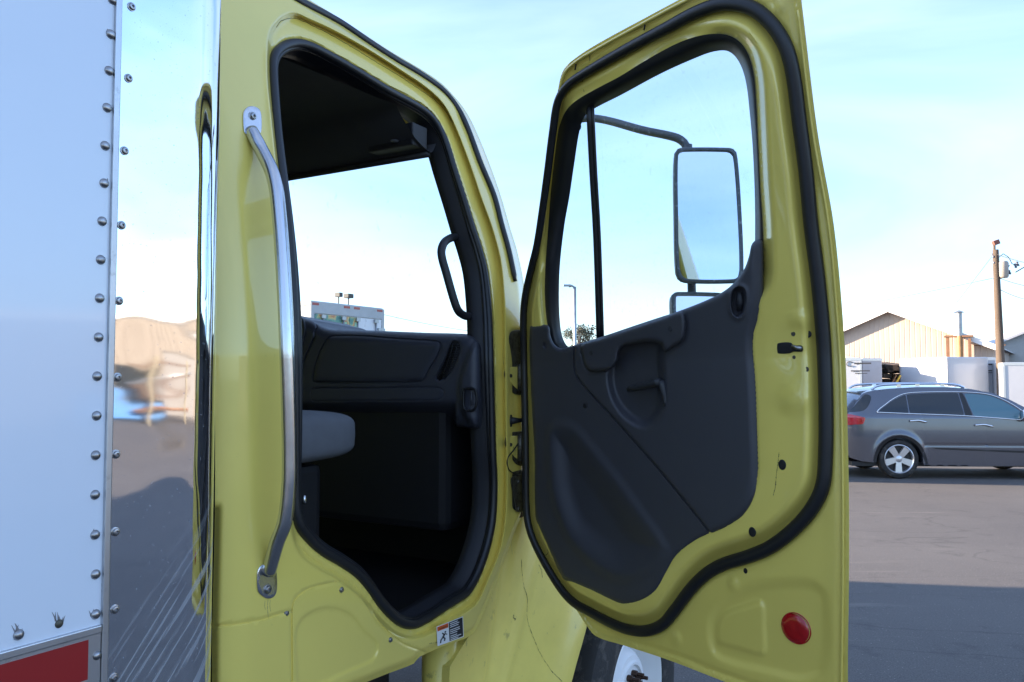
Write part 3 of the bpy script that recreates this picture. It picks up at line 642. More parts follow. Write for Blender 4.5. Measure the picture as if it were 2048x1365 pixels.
seam3 = cab_s.curve([(420,1253),(470,1249),(520,1240),(560,1228),(583,1224)], 40, False)
def cab_h(V):
    dsl = -sdist(V, cS)                                  # outward from the seal
    dl = sdist(V, lipc)                                  # inside the rebate
    do = dist_poly(V, cO)
    h = -.024 * sm(dl, -.006, .010) - .010 * sm(dl, .02, .045) * (1 - sm(dsl, .0, .03))
    h += .006 * np.exp(-((dsl - .014) / .008)**2)
    px = project(cab_s.pt(V, 0.))
    front = px[:, 0] > 560
    h -= np.where(front & (px[:, 1] < 1010), .024 * (1 - sm(do, 0, .05))**1.0, 0)
    h -= np.where(px[:, 1] >= 1010, .018 * (1 - sm(do, 0, .018)), 0)
    # rear corner of the cab rolls away
    s = V[:, 0]; h -= 1.6 * np.clip(1.275 - s, 0, None)**2 * 1.6
    e = sdist(V, emb3); h -= .003 * sm(e, -.004, .004)
    h -= .003 * (1 - sm(dist_poly(V, seam2, False), .0008, .0035)); h -= .0035 * (1 - sm(dist_poly(V, seam3, False), .001, .004))
    # hinge pocket
    h -= .012 * sm(px[:, 0], 1014, 1030) * sm(px[:, 1], 655, 668) * (1 - sm(px[:, 1], 1010, 1040))
    return h
P, T, V, hh = region(cab_s, cO, [cS], .008, cab_h, extra=[inset(cO, .008)], lines=[(lipc, True, (-.009, -.005, 0, .004, .008, .012)), (seam2, False, (-.0035, -.0012, .0012, .0035)), (seam3, False, (-.004, -.0012, .0012, .004)), (emb3, True, (-.004, 0, .004))])
mb = MB(); mb.add(P, orient(P, T, cab_s.n))
hS = cab_h(cS)
n_ = len(cS); A_ = cab_s.lift(cS, hS); B_ = cab_s.lift(cS, hS - .02); mb.add(np.vstack([A_, B_]), [(i, (i + 1) % n_, n_ + (i + 1) % n_, n_ + i) for i in range(n_)])
cab = finish(mb, 'cab_side', M['yellow'], truck, 1.1)
# everything below this line of the cab is attached to cab_side or is a part of the truck
def cpart(mb, name, m, parent=cab, **k): return mb.build(name, m, parent, smooth=k.pop('smooth', True), **k)
# roof shell: the roof line of the side sheet carried across the cab
rl = np.array([p for p in spline([(440,-60),(470,-112),(540,-58),(619,0),(662,26),(705,53),(773,98),(842,139),(883,167),(910,195),(931,222),(948,253)], 60, False)])
A_ = cab_s.sz(cab_s.un(rl[:, 0], rl[:, 1])); hA = cab_h(A_); A3 = cab_s.lift(A_, hA)
rows = [A3]; 
for k in range(1, 12):
    t = k / 11.; lift_ = .05 * math.sin(math.pi * t); rows.append(A3 + L * (2.25 * t) + UP * lift_ + F * (.05 * math.sin(math.pi * t)**2 * np.linspace(0, 1, len(A3))[:, None]))
vs = np.vstack(rows); m_ = len(A3); fs = [(j * m_ + i, j * m_ + i + 1, (j + 1) * m_ + i + 1, (j + 1) * m_ + i) for j in range(11) for i in range(m_ - 1)]
tb(MB().add(vs, fs), 'roof', M['yellow'], smooth=True)
# windshield: pillar line carried across with a forward bow
wl = spline([(948,253),(978,325),(1002,393),(1020,455),(1035,505),(1050,575),(1062,660)], 24, False)
A_ = cab_s.sz(cab_s.un(wl[:, 0], wl[:, 1])); A3 = cab_s.lift(A_, cab_h(A_) * .6) + L * .03
rows = [A3 + L * (2.19 * t) + F * (.13 * math.sin(math.pi * t)**2) for t in np.linspace(0, 1, 25)]
vs = np.vstack(rows); m_ = len(A3); fs = [(j * m_ + i, j * m_ + i + 1, (j + 1) * m_ + i + 1, (j + 1) * m_ + i) for j in range(24) for i in range(m_ - 1)]
tb(MB().add(vs, fs), 'windshield', M['windshield'], smooth=True)
# drip rail strip
q = spline([(560,-25),(597,0),(678,44),(739,85),(790,118),(842,149),(886,181),(917,219),(937,260),(961,325),(989,393),(1004,450),(1018,501),(1031,563)], 120, False)
hq = cab_h(cab_s.sz(cab_s.un(q[:, 0], q[:, 1]))); Pq = cab_s.un(q[:, 0], q[:, 1], hq + .006)
rr_ = np.full(120, .0105); rr_[:2] = .006; rr_[-2:] = .007
cpart(MB().add(*tube_geo(Pq, rr_, 10, nrm=cab_s.n, flat=(1.1, .8))), 'drip_rail', M['rubber'])
# cracked sealer line in the rebate
q = spline([(552,55),(563,42),(585,37),(602,41),(654,66),(700,92),(740,117),(790,147),(842,181),(879,209),(907,246)], 80, False)
q = q + np.random.normal(0, .35, q.shape); Pq = cab_s.un(q[:, 0], q[:, 1], cab_h(cab_s.sz(cab_s.un(q[:, 0], q[:, 1]))) + .0003)
cpart(MB().add(*tube_geo(Pq, .0009, 5)), 'sealer_line', M['sealer'])
# seal round the opening: outer bulb + inner lip + dark reveal going inwards
q = spline(cS_px, 420); hq = cab_h(cab_s.sz(cab_s.un(q[:, 0], q[:, 1])))
Pq = cab_s.un(q[:, 0], q[:, 1], hq + .002) ; ctr = np.array([800, 700.])
off = (ctr - q); off /= np.linalg.norm(off, axis=1)[:, None]
q2 = q + off * 5; Pq = cab_s.un(q2[:, 0], q2[:, 1], hq + .006)
mbx = MB().add(*tube_geo(Pq, np.interp(q[:, 1], [80, 300, 900, 1050, 1250], [.012, .012, .012, .014, .014]), 12, True, nrm=cab_s.n, flat=(1, .9)))
q3 = q + off * 13; Pq = cab_s.un(q3[:, 0], q3[:, 1], hq - .004); mbx.add(*tube_geo(Pq, .009, 10, True))
cpart(mbx, 'opening_seal', M['rubber'])
mbx = MB(); inn = cab_s.sz(cab_s.un(*spline(cS_px, 420).T)); 
P_o = cab_s.un(q2[:, 0], q2[:, 1], hq - .006); P_i = P_o + L * .07 ; Pm = P_i
cc = P_o.mean(0); n_ = len(P_o)
def shrink(Pp, k): 
    d = cc + (L * ((Pp - cc) @ L)[:, None]) - Pp; d /= np.linalg.norm(d, axis=1)[:, None]; return Pp + d * k
r0, r1, r2, r3 = P_o, shrink(P_o + L * .02, .012), shrink(P_o + L * .05, .020), shrink(P_o + L * .075, .022)
r4 = shrink(P_o + L * .08, -.05)
vs = np.vstack([r0, r1, r2, r3, r4]); fs = [(j * n_ + i, j * n_ + (i + 1) % n_, (j + 1) * n_ + (i + 1) % n_, (j + 1) * n_ + i) for j in range(4) for i in range(n_)]
cpart(MB().add(vs, fs), 'reveal_trim', M['trim_dark'])
ti = [i for i in range(n_) if q[i, 1] < 262 and 556 < q[i, 0] < 835]; ti.sort(key=lambda i: q[i, 0])
ra = np.array([r3[i] for i in ti]); rows = [ra]; 
for k in (1, 2, 3): rows.append(shrink(ra + L * (.03 * k), -.02 * k) if k == 1 else rows[-1] + L * .12 + UP * .006)
m_ = len(ra); cpart(MB().add(np.vstack(rows), [(j * m_ + i, j * m_ + i + 1, (j + 1) * m_ + i + 1, (j + 1) * m_ + i) for j in range(3) for i in range(m_ - 1)]), 'roof_side_trim', M['lining'])
# ---------------- cab shell (rear wall, far side, floor, firewall) -----------------
shell = MB()
def tbox(mb, f0, f1, l0, l1, z0, z1, mi=0):
    v = [FL(f, l, z) for f in (f0, f1) for l in (l0, l1) for z in (z0, z1)]
    return mb.add(v, [(0, 1, 3, 2), (4, 6, 7, 5), (0, 4, 5, 1), (2, 3, 7, 6), (0, 2, 6, 4), (1, 5, 7, 3)], mi)
tbox(shell, 1.12, 1.16, 1.74, 3.60, -.75, .86)
tb(shell, 'cab_rear_wall', M['yellow'])
sh = MB(); tbox(sh, 1.10, 2.42, 3.62, 3.67, -.80, .92); tbox(sh, 2.42, 2.6, 3.62, 3.67, -.80, .35); tb(sh, 'cab_far_side', M['yellow'])
fl = MB(); tbox(fl, 1.10, 2.66, 1.50, 3.60, -.80, -.70); tb(fl, 'floor_mat', M['black'])
fw = MB(); tbox(fw, 2.62, 2.68, 1.46, 3.60, -.70, .04); tb(fw, 'firewall', M['black'])
# inner side lining of the door aperture below the dash and behind the seat
kp = MB(); tbox(kp, 2.36, 2.62, 1.475, 1.50, -.70, .14); tb(kp, 'kick_panel', M['black'])
# headliner with front header tray
hl = MB(); prof = [(1.10,.80),(1.5,.87),(1.9,.88),(2.0,.855),(2.03,.825),(2.10,.775),(2.155,.752),(2.185,.747),(2.2,.757),(2.215,.785)]
ls = np.linspace(1.605, 3.6, 15); vs = []
for l in ls: vs += [FL(f, l, z - .03 * (1 - math.sin(math.pi * (l - 1.6) / 2.0))**3 * (f < 2.0)) for f, z in prof]
k_ = len(prof); fs = [(j * k_ + i, j * k_ + i + 1, (j + 1) * k_ + i + 1, (j + 1) * k_ + i) for j in range(14) for i in range(k_ - 1)]
hlo = tb(MB().add(vs, fs), 'headliner', M['lining'], smooth=True)
mbx = MB().add(*tube_geo([FL(2.178, l, .742) for l in np.linspace(1.61, 3.6, 6)], .012, 8)); mbx.build('header_edge', M['black'], hlo, smooth=True)
mbx = MB().add(*lathe_geo([(.0001, .006), (.012, .004), (.014, 0)], 16, Matrix.Translation(Vector(tuple(FL(2.09, 1.68, .775)))) @ Matrix.Rotation(-math.pi / 2, 4, 'X'))); mbx.build('visor_clip', M['fabric'], hlo, smooth=True)
hc = MB(); tbox(hc, 2.10, 2.18, 1.615, 1.80, .755, .83); hc.build('header_corner', M['black'], hlo, bevel=.006)
# inner pillar trim
pl = spline([(848,262),(864,294),(883,342),(903,403),(919,460),(931,495),(944,535),(952,572),(956,621),(957,672),(958,740)], 60, False)
ipl = Surf(C + L * 1.53, F, -L, lambda z: -tumble(z))
a_ = ipl.un(pl[:, 0] + 1, pl[:, 1], 0.); b_ = ipl.un(pl[:, 0] + 22, pl[:, 1] - 4, .055); mid = ipl.un(pl[:, 0] + 8, pl[:, 1] - 2, .03); bk = a_ + F * .07 + L * .02; bk2 = b_ + F * .05
vs = np.vstack([bk, a_, mid, b_, bk2]); n_ = len(a_); fs = [(j * n_ + i, j * n_ + i + 1, ((j + 1) % 5) * n_ + i + 1, ((j + 1) % 5) * n_ + i) for j in range(5) for i in range(n_ - 1)]
pt = tb(MB().add(vs, fs), 'pillar_trim', M['trim_dark'], smooth=True, angle=.9)
hs = ipl
q = spline([(940,472),(922,475),(903,476),(889,485),(883,500),(884,516),(892,545),(909,604),(918,624),(933,633),(953,631),(966,626)], 60, False)
hd = np.concatenate([np.linspace(-.01, .055, 14), np.full(32, .06), np.linspace(.055, -.01, 14)])
tb(MB().add(*tube_geo(ipl.un(q[:, 0], q[:, 1], hd), .0135, 14)), 'grab_handle', M['trim_dark'], smooth=True)

# ---------------- dashboard -----------------
dash_s = Surf(C + F * 2.25, L, -F, lambda z: 0 * z)
dT_px = [(570,640),(588,630),(600,634),(613,637),(625,641),(639,650),(652,656),(668,659),(700,660),(758,662),(857,666),(930,668),(944,671),(953,679),(960,700),(962,760),(961,830),(956,855),(946,858),(926,855),(900,852),(844,848),(760,846),(600,846),(560,846),(556,740)]
dDa = dash_s.curve(dT_px, 240)
z7 = lambda pts: [(560 + a / 5.055, 570 + b / 5.055) for a, b in pts]
glo = dash_s.curve(z7([(560,515),(850,518),(1200,545),(1590,572),(1622,600),(1600,700),(1500,870),(1450,962),(1400,978),(1200,985),(400,990),(345,980),(335,930),(380,740),(450,590),(500,530)]), 160)
glo2 = dash_s.curve(z7([(330,1048),(900,1044),(1590,1040),(1650,1070),(1655,1110),(1625,1150),(1570,1168),(900,1172),(340,1176),(312,1150),(310,1080)]), 140)
vent = dash_s.curve(z7([(1752,562),(1800,572),(1826,610),(1818,680),(1780,800),(1730,890),(1670,950),(1610,972),(1578,965),(1572,935),(1600,870),(1650,780),(1700,650),(1722,590)]), 90)
pod = dash_s.curve(z7([(1990,520),(1930,600),(1870,720),(1805,900),(1782,1030),(1790,1180),(1830,1320),(1880,1400)]), 80, False)
sock = dash_s.curve(z7([(1865,1045),(1960,1040),(1990,1090),(1992,1220),(1960,1278),(1880,1280),(1850,1240),(1848,1090)]), 70)
binn = dash_s.curve(z7([(60,330),(150,330),(210,350),(240,420),(236,500),(200,620),(160,700),(60,740)]), 80)
colm = dash_s.curve(z7([(330,355),(368,392),(365,450),(330,560),(270,700),(220,850),(180,1010)]), 80, False)
def dash_h(V):
    d = np.clip(sdist(V, dDa), 0, .05); h = -.05 + np.sqrt(np.maximum(.05**2 - (.05 - d)**2, 0)) * 1.
    gr = lambda cur, w=.0035, a=.005, cl=True: a * (1 - sm(dist_poly(V, cur, cl), w * .25, w))
    h -= gr(glo) + gr(glo2, .003, .0025) + gr(colm, .005, .008, False)
    h += .004 * sm(sdist(V, glo), 0, .02)
    h -= .03 * sm(sdist(V, binn), 0, .02) + .012 * sm(sdist(V, vent), -.001, .006)
    px = project(dash_s.pt(V, 0.)); pr = px[:, 0] > np.interp(px[:, 1], [673, 712, 748, 774, 803, 831, 847], [953, 930, 917, 912, 914, 922, 932])
    h += np.where(pr, .022 * sm(dist_poly(V, pod, False), 0, .022), 0) - .015 * sm(sdist(V, sock), -.001, .008)
    h += .012 * np.exp(-((px[:, 1] - 812) / 26)**2)*0
    h -= .10 * sm(px[:, 1], 800, 850) * (px[:, 0] < 912) 
    return h
P, T, V, hh = region(dash_s, dDa, [], .0075, dash_h, extra=[inset(dDa, .004), inset(dDa, .012)], lines=[(glo, True, (-.0035, -.001, .001, .0035)), (glo2, True, (-.003, 0, .003)), (vent, True, (-.002, .002, .006)), (sock, True, (-.001, .004, .008))])
mb = MB(); mb.add(P, orient(P, T, dash_s.n)); hD = dash_h(dDa); n_ = len(dDa); A_ = dash_s.lift(dDa, hD); B_ = A_ + F * .30 - UP * .02
mb.add(np.vstack([A_, B_]), [(i, (i + 1) % n_, n_ + (i + 1) % n_, n_ + i) for i in range(n_)])
dash = finish(mb, 'dashboard', M['dash'], truck, 1.0)
# driver's side of the dashboard (beyond the visible piece)
dr = MB(); tbox(dr, 2.24, 2.6, 2.42, 3.55, -.28, .17); o = tb(dr, 'driver_dash', M['dash'], bevel=.03, seg=3)
# vent slats
mbx = MB()
for k in range(17):
    y = 690 + k * 4.7; 
    cxs = np.interp(y, [680, 700, 730, 750, 765], [913, 908, 899, 890, 882]); w_ = np.interp(y, [680, 690, 700, 730, 750, 762, 768], [8, 12, 14, 15, 13, 9, 5])
    mbx.add(*tube_geo(dash_s.un(np.array([cxs - w_ * .8, cxs + w_ * .8]), np.array([y + 1, y - 1.]), -.006), .0022, 6))
for dx in (-5, 4): mbx.add(*tube_geo(dash_s.un(np.array([911. + dx, 905 + dx, 894 + dx, 884 + dx]), np.array([688., 712, 742, 762]), -.003), .0016, 6))
mbx.build('vent_slats', M['black'], dash, smooth=True)
vb = MB(); P, T, V, _ = region(dash_s, inset(vent, .0015), [], .02, lambda V: np.full(len(V), -.009)); vb.add(P, orient(P, T, dash_s.n)); vb.build('vent_cavity', M['black'], dash)
mbx = MB(); mbx.add(*tube_geo(dash_s.un(*spline(z7([(1865,1055),(1960,1050),(1985,1095),(1986,1215),(1955,1268),(1882,1270),(1858,1235),(1856,1095)]), 40).T, .022), .004, 8, True)); mbx.build('socket_bezel', M['black'], dash, smooth=True)
mbx = MB(); mbx.add(*tube_geo(dash_s.un(np.array([943., 943]), np.array([783., 812]), .02), .003, 8)); mbx.build('latch_lever', M['trim'], dash, smooth=True)
q = spline(z7([(60,322),(150,322),(214,344),(246,420),(242,500),(206,625),(166,710),(60,748)]), 60); mbx = MB().add(*tube_geo(dash_s.un(q[:, 0], q[:, 1], .002), .006, 8, True)); mbx.build('gauge_hood', M['trim_dark'], dash, smooth=True)
# hvac box under the dash
hv = MB(); tbox(hv, 2.30, 2.6, 1.62, 2.5, -.52, -.08); tb(hv, 'heater_box', M['black'], bevel=.03)

# ---------------- seat -----------------
def superbox(f0, f1, l0, l1, z0, z1, e=.35, n=40, taper=0):
    vs = []; fs = []
    c = np.array([(f0 + f1) / 2, (l0 + l1) / 2, (z0 + z1) / 2]); hs_ = np.array([(f1 - f0) / 2, (l1 - l0) / 2, (z1 - z0) / 2])
    g_ = lambda a, k: np.sign(a) * abs(a)**k
    for i in range(n // 2 + 1):
        ph_ = -math.pi / 2 + math.pi * i / (n // 2)
        for j in range(n):
            t_ = 2 * math.pi * j / n
            x = g_(math.cos(ph_), e) * g_(math.cos(t_), e); y = g_(math.cos(ph_), e) * g_(math.sin(t_), e); z = g_(math.sin(ph_), e)
            zz = z * (1 - taper * (x > 0) * x)
            p = c + hs_ * np.array([x, y, zz]); vs.append(FL(*p))
    for i in range(n // 2):
        for j in range(n): l_ = (j + 1) % n; fs.append((i * n + j, i * n + l_, (i + 1) * n + l_, (i + 1) * n + j))
    return vs, fs
seat = tb(MB().add(*superbox(1.22, 1.905, 1.60, 2.16, -.240, -.084, .40, 48, .12)), 'seat_cushion', M['fabric'], smooth=True)
q = [FL(1.22 + .32 + .322 * math.cos(a) * 1.0, 1.88 + .283 * np.sign(math.sin(a)) * abs(math.sin(a))**.5, -.16) for a in np.linspace(-1.4, 1.4, 30)]
tb(MB().add(*superbox(1.14, 1.30, 1.60, 2.14, -.20, .46, .5, 32)), 'seat_back', M['fabric'], smooth=True)
sb = MB(); tbox(sb, 1.25, 1.75, 1.66, 2.1, -.70, -.24); tb(sb, 'seat_base', M['black'], bevel=.02)
mbx = MB().add(*superbox(1.62, 1.635, 1.60, 1.615, -.335, -.31, .8, 12)); tb(mbx, 'seat_latch', M['steel'], smooth=True)

# ---------------- outside grab bar -----------------
q = [(502,262),(512,280),(523,301),(543,342),(552,376),(558,427),(564,500),(570,600),(574,700),(577,800),(579,900),(578,973),(570,1042),(554,1086),(543,1124),(537,1146)]
hb = [.008,.02,.03,.058,.068,.072,.074,.075,.075,.075,.074,.072,.062,.040,.020,.008]
q3 = spline([(a, b, c * 1e3) for (a, b), c in zip(q, hb)], 120, False)
cs0 = Surf(C + L * (D0 + .003), F, -L, lambda z: -tumble(z))
bar = tb(MB().add(*tube_geo(cs0.un(q3[:, 0], q3[:, 1], q3[:, 2] / 1e3), .0162, 20)), 'grab_bar', M['steel'], smooth=True)
def plate_px(pts, base, t, name): 
    cur = cs0.curve(pts, 60); return plate(cs0, cur, base, base + t, name, M['steel'], bar, .002, .01)
plate_px([(486,232),(488,222),(496,214),(508,213),(519,219),(523,232),(523,262),(518,272),(506,278),(494,272),(488,262)], -.006, .012, 'mount_plate')
plate_px([(517,1138),(524,1130),(536,1127),(548,1132),(553,1142),(554,1180),(548,1194),(535,1198),(521,1190),(515,1180),(514,1150)], -.006, .012, 'mount_plate')
def bolt(surf, x, y, h, r=.0085, parent=truck, name='screw', m='screw'):
    c = surf.un(np.array([float(x)]), np.array([float(y)]), h)[0]; mb = MB(); n = 20; vs = []; fs = []
    prof = [(1.25, -.001), (1.25, .0012), (1.0, .0016), (.98, .004), (.8, .0062), (.5, .0068), (.42, .0068), (.40, .003), (.0001, .003)]
    k_ = r / .0085
    for rr, a in prof:
        for k in range(n):
            an = 2 * math.pi * k / n; q_ = rr * (1 - .12 * (k % 3 == 0) * (rr < .45)); vs.append(c + surf.e * math.cos(an) * q_ * r + UP * math.sin(an) * q_ * r + surf.n * a * k_)
    for i in range(len(prof) - 1):
        for k in range(n):
            l = (k + 1) % n; fs.append((i * n + k, i * n + l, (i + 1) * n + l, (i + 1) * n + k))
    o = mb.add(vs, fs).build(name, M[m], None, smooth=True, angle=.7); return tpart(o, parent)
bolt(cs0, 505, 233, .006, .0085, bar); bolt(cs0, 535, 1179, .006, .0085, bar)
def chp(x, y): return float(cab_h(cab_s.sz(cab_s.un(np.array([float(x)]), np.array([float(y)]))))[0])
for x, y in ((573, 1227), (683, 1180), (781, 1280)): bolt(cab_s, x, y, chp(x, y) + .001, .0055, cab)

# ---------------- warning decal on the sill -----------------
dc = [(873,1254),(926,1233),(927.5,1274),(875,1293)]
def dec(pts, h, name, m, parent):
    pts = np.array(pts, float); P_ = cab_s.un(pts[:, 0], pts[:, 1], chp(900, 1262) + h); return MB().add(P_, [tuple(range(len(P_)))]).build(name, m, parent)
dlab = dec(dc, .004, 'warning_decal', M['decal_white'], None); tpart(dlab, cab)
def duv(u, v): a = np.array(dc, float); return tuple((a[0] * (1 - u) + a[1] * u) * (1 - v) + (a[3] * (1 - u) + a[2] * u) * v)
def dq(u0, v0, u1, v1): return [duv(u0, v0), duv(u1, v0), duv(u1, v1), duv(u0, v1)]
db = MB(); H0 = chp(900, 1262)
def addq(mb, pts, h): pts = np.array(pts, float); P_ = cab_s.un(pts[:, 0], pts[:, 1], H0 + h); mb.add(P_, [tuple(range(len(P_)))])
b1 = MB(); addq(b1, dq(.03, .04, .44, .26), .0045); b1.build('decal_header', M['decal_orange'], cab)
b2 = MB(); addq(b2, dq(.46, .04, .98, .96), .0045); b2.build('decal_text_field', M['decal_black'], cab)
b3 = MB(); random.seed(3)
for i, v in enumerate((.1, .19, .28, .42, .51, .60, .72, .81, .89)): addq(b3, dq(.50, v, .50 + random.uniform(.25, .44), v + .035), .005)
b3.build('decal_lines', M['decal_white'], cab)
b4 = MB()
def seg(mb, u0, v0, u1, v1, w): 
    d = np.array([u1 - u0, v1 - v0]); nn = np.array([-d[1], d[0]]); nn /= np.linalg.norm(nn); nn *= w / 2
    addq(mb, [duv(u0 + nn[0], v0 + nn[1]), duv(u1 + nn[0], v1 + nn[1]), duv(u1 - nn[0], v1 - nn[1]), duv(u0 - nn[0], v0 - nn[1])], .005)
for s_ in ((.30,.50,.22,.66,.07),(.30,.50,.38,.58,.04),(.26,.52,.20,.42,.04),(.22,.66,.30,.74,.05),(.30,.74,.27,.86,.05),(.22,.66,.15,.74,.05),(.15,.74,.12,.90,.05)): seg(b4, *s_)
addq(b4, [duv(.32 + .035 * math.cos(a), .43 + .045 * math.sin(a)) for a in np.linspace(0, 6.28, 13)[:-1]], .005)
b4.build('decal_figure', M['decal_black'], cab)
def text_mesh(s, size):
    cu = bpy.data.curves.new('txt', 'FONT'); cu.body = s; cu.size = size; cu.align_x = 'LEFT'; o = bpy.data.objects.new('txt', cu); COL.objects.link(o)
    dg = bpy.context.evaluated_depsgraph_get(); me = bpy.data.meshes.new_from_object(o.evaluated_get(dg)); vs = [tuple(v.co) for v in me.vertices]; fs = [tuple(p.vertices) for p in me.polygons]
    bpy.data.objects.remove(o); return np.array(vs), fs
tv, tf = text_mesh('WARNING', 1.0)
w_ = tv[:, 0].max(); pp = np.array([duv(.10 + .32 * v[0] / w_, .23 - .15 * v[1]) for v in tv]); P_ = cab_s.un(pp[:, 0], pp[:, 1], H0 + .005)
MB().add(P_, tf).build('decal_word', M['decal_black'], cab)

def mark(surf, hfun, pts, r, parent, m='scuff', jit=.6, name='scuff_mark'):
    q_ = spline(pts, 70, False); q_ = q_ + np.cumsum(np.random.normal(0, jit * .3, q_.shape), 0) * .5; P_ = surf.un(q_[:, 0], q_[:, 1]); h_ = hfun(surf.sz(P_)); P_ = surf.un(q_[:, 0], q_[:, 1], h_ + .0002)
    rr_ = r * np.abs(np.random.normal(.6, .35, len(P_))); rr_[0] = rr_[-1] = r * .05
    return MB().add(*tube_geo(P_, rr_, 5, nrm=surf.n, flat=(1, .35))).build(name, M[m], parent, smooth=True)
M['grease_'] = mat('faint_grime', (.36, .31, .13), .7); M['scuff'] = mat('black_scuff', (.07, .065, .03), .8)
mark(door_s, door_h, [(1558, 905), (1556, 930), (1553, 955), (1551, 975), (1547, 992)], .0011, door)
mark(door_s, door_h, [(1094, 1098), (1097, 1106), (1092, 1112)], .0016, door)
for x0_, y0_, l_ in ((1030, 1040, 30), (1024, 1070, 40), (1012, 850, 40), (1006, 700, 30), (536, 1200, 38), (541, 1200, 24), (530, 1202, 18)):
    mark(cab_s, cab_h, [(x0_, y0_), (x0_ - 1, y0_ + l_ * .5), (x0_ + 1, y0_ + l_)], .0009, cab, 'grease_', .3, 'dirt_run')
mark(cab_s, cab_h, [(858, 1288), (880, 1284), (905, 1276)], .0009, cab)
# ---------------- hinges -----------------
def hinge_geo(y0, y1, name):
    mbx = MB(); hs_ = Surf(C + L * (D0 + .0), F, -L, lambda z: 0 * z)
    o_ = hs_.curve([(1013, y0 + 12), (1018, y0 + 2), (1030, y0), (1046, y0 + 2), (1048, y1), (1034, y1), (1022, y1 - 12), (1013, y1 - 26)], 50)
    o = plate(hs_, o_, -.05, -.004, name, M['yellow_dirty'], None, .003, .01); tpart(o, truck)
    for yy in (y0 + 18, ): disc(hs_, 1021, yy, .006, -.004, .004, 'hinge_bolt', M['hinge'], o)
    c0 = hs_.un(np.array([1041.]), np.array([(y0 + y1) / 2.]), .004)[0]
    MB().add(*tube_geo([c0 - UP * .045, c0 + UP * .045], .011, 12)).build('hinge_pin', M['hinge'], o, smooth=True)
    return o
hg0 = Surf(C + L * D0, F, -L, lambda z: 0 * z)
for ol in ([(1020,666),(1046,664),(1048,735),(1030,737),(1022,725)], [(1008,750),(1014,734),(1030,728),(1050,730),(1050,788),(1034,790),(1020,782)], [(1009,888),(1015,868),(1030,864),(1050,866),(1050,930),(1034,930),(1020,912)], [(1016,958),(1024,945),(1048,944),(1050,1030),(1036,1036),(1024,1022)]):
    tpart(plate(hg0, hg0.curve(ol, 50), -.05, -.0085, 'hinge_gap', M['hinge'], None, .002, .012), cab)
hinge_geo(734, 778, 'hinge'); hinge_geo(872, 918, 'hinge')
lh = Surf(C + L * D0, F, -L, lambda z: 0 * z)
q = lh.curve([(1022,957),(1030,951),(1046,951),(1048,1022),(1032,1024),(1030,1012),(1024,980)], 50); o = plate(lh, q, -.05, .0, 'lower_hinge', M['hinge'], None, .004, .01); tpart(o, truck)
for yy in (964, 1018): disc(lh, 1037, yy, .007, 0, .005, 'hinge_bolt', M['hinge'], o)
c0 = lh.un(np.array([1019.]), np.array([842.]), -.01)[0]; mbx = MB().add(*tube_geo([c0 - F * .0, c0 + F * .05 - L * .02], [.014, .006], 12)); mbx.add(*tube_geo([c0 - UP * .02, c0, c0 + UP * .02], [.008, .014, .008], 10)); tb(mbx, 'door_check', M['black'], smooth=True)
q = lh.un(*spline([(1041,880),(1028,900),(1015,918),(1018,940),(1038,952)], 24, False).T, .0); tb(MB().add(*tube_geo(q, .0022, 6)), 'wire_loom', M['black'], smooth=True)

# ---------------- hood and fender ahead of the door -----------------
fen_s = Surf(C + L * 1.385, F, -L, lambda z: 0 * z)
HUB = (3.34, 1.40)
arch = [(HUB[0] + .74 * math.cos(a), -1.34 + .74 * math.sin(a)) for a in np.linspace(math.pi * 1.04, -.05, 40)]
fo = [(2.06, -1.12), (2.06, -.86), (2.22, -.76), (2.345, -.60), (2.43, -.42), (2.46, -.2), (2.52, .02), (3.0, -.02), (3.6, -.12), (4.1, -.28), (4.34, -.55), (4.36, -1.35)] 
fo = fo + [(HUB[0] + .74 * math.cos(a), -1.34 + .74 * math.sin(a)) for a in np.linspace(-.03, math.pi * .96, 50)] + [(2.50, -1.45), (2.30, -1.45), (2.06, -1.40)]
fo = np.array(fo)
def resample(Q, n):
    Q = np.vstack([Q, Q[:1]]); Ls = np.concatenate([[0], np.cumsum(np.linalg.norm(np.diff(Q, axis=0), axis=1))]); t = np.linspace(0, Ls[-1], n + 1)[:-1]
    return np.stack([np.interp(t, Ls, Q[:, k]) for k in range(2)], 1)
fo = resample(fo, 260)
def fen_h(V):
    s, z = V[:, 0], V[:, 1]
    h = -.05 + .10 * sm(s, 2.35, 2.75) * sm(-z, .15, .95)             # flare towards the wheel
    r = np.sqrt((s - HUB[0])**2 + (z + 1.34)**2); h += .03 * np.exp(-((r - .76) / .05)**2)
    ln = 2.56 + (z + .55) * .42; h += .012 * np.exp(-((s - ln) / .022)**2)
    ln = 2.42 + (z + .55) * .30; h -= .016 * np.exp(-((s - ln) / .03)**2)
    h -= .10 * (1 - sm(-z, -.02, .22)) * (s > 2.5)
    return h
P, T, V, _ = region(fen_s, fo, [], .018, fen_h, lift=False)
mb = MB(); mb.add(P, orient(P, T, fen_s.n)); hf_ = fen_h(fo); n_ = len(fo); A_ = fen_s.pt(fo, hf_); B_ = A_ + L * .04; 
mb.add(np.vstack([A_, B_]), [(i, (i + 1) % n_, n_ + (i + 1) % n_, n_ + i) for i in range(n_)])
fender = finish(mb, 'fender', M['yellow_dirty'], truck, .9)
def fpx(pts): return [tuple(p) for p in pts]
def fmark(pts, r):
    q_ = np.array(pts, float); z_ = fen_s.un(q_[:, 0], q_[:, 1]); v_ = fen_s.sz(z_); v_ = spline(v_, 80, False) + np.cumsum(np.random.normal(0, .0006, (80, 2)), 0); P_ = fen_s.pt(v_, fen_h(v_) + .0005)
    rr_ = r * np.abs(np.random.normal(.6, .4, 80)); MB().add(*tube_geo(P_, rr_, 5, nrm=fen_s.n, flat=(1, .3))).build('scuff_mark', M['scuff'], fender, smooth=True)
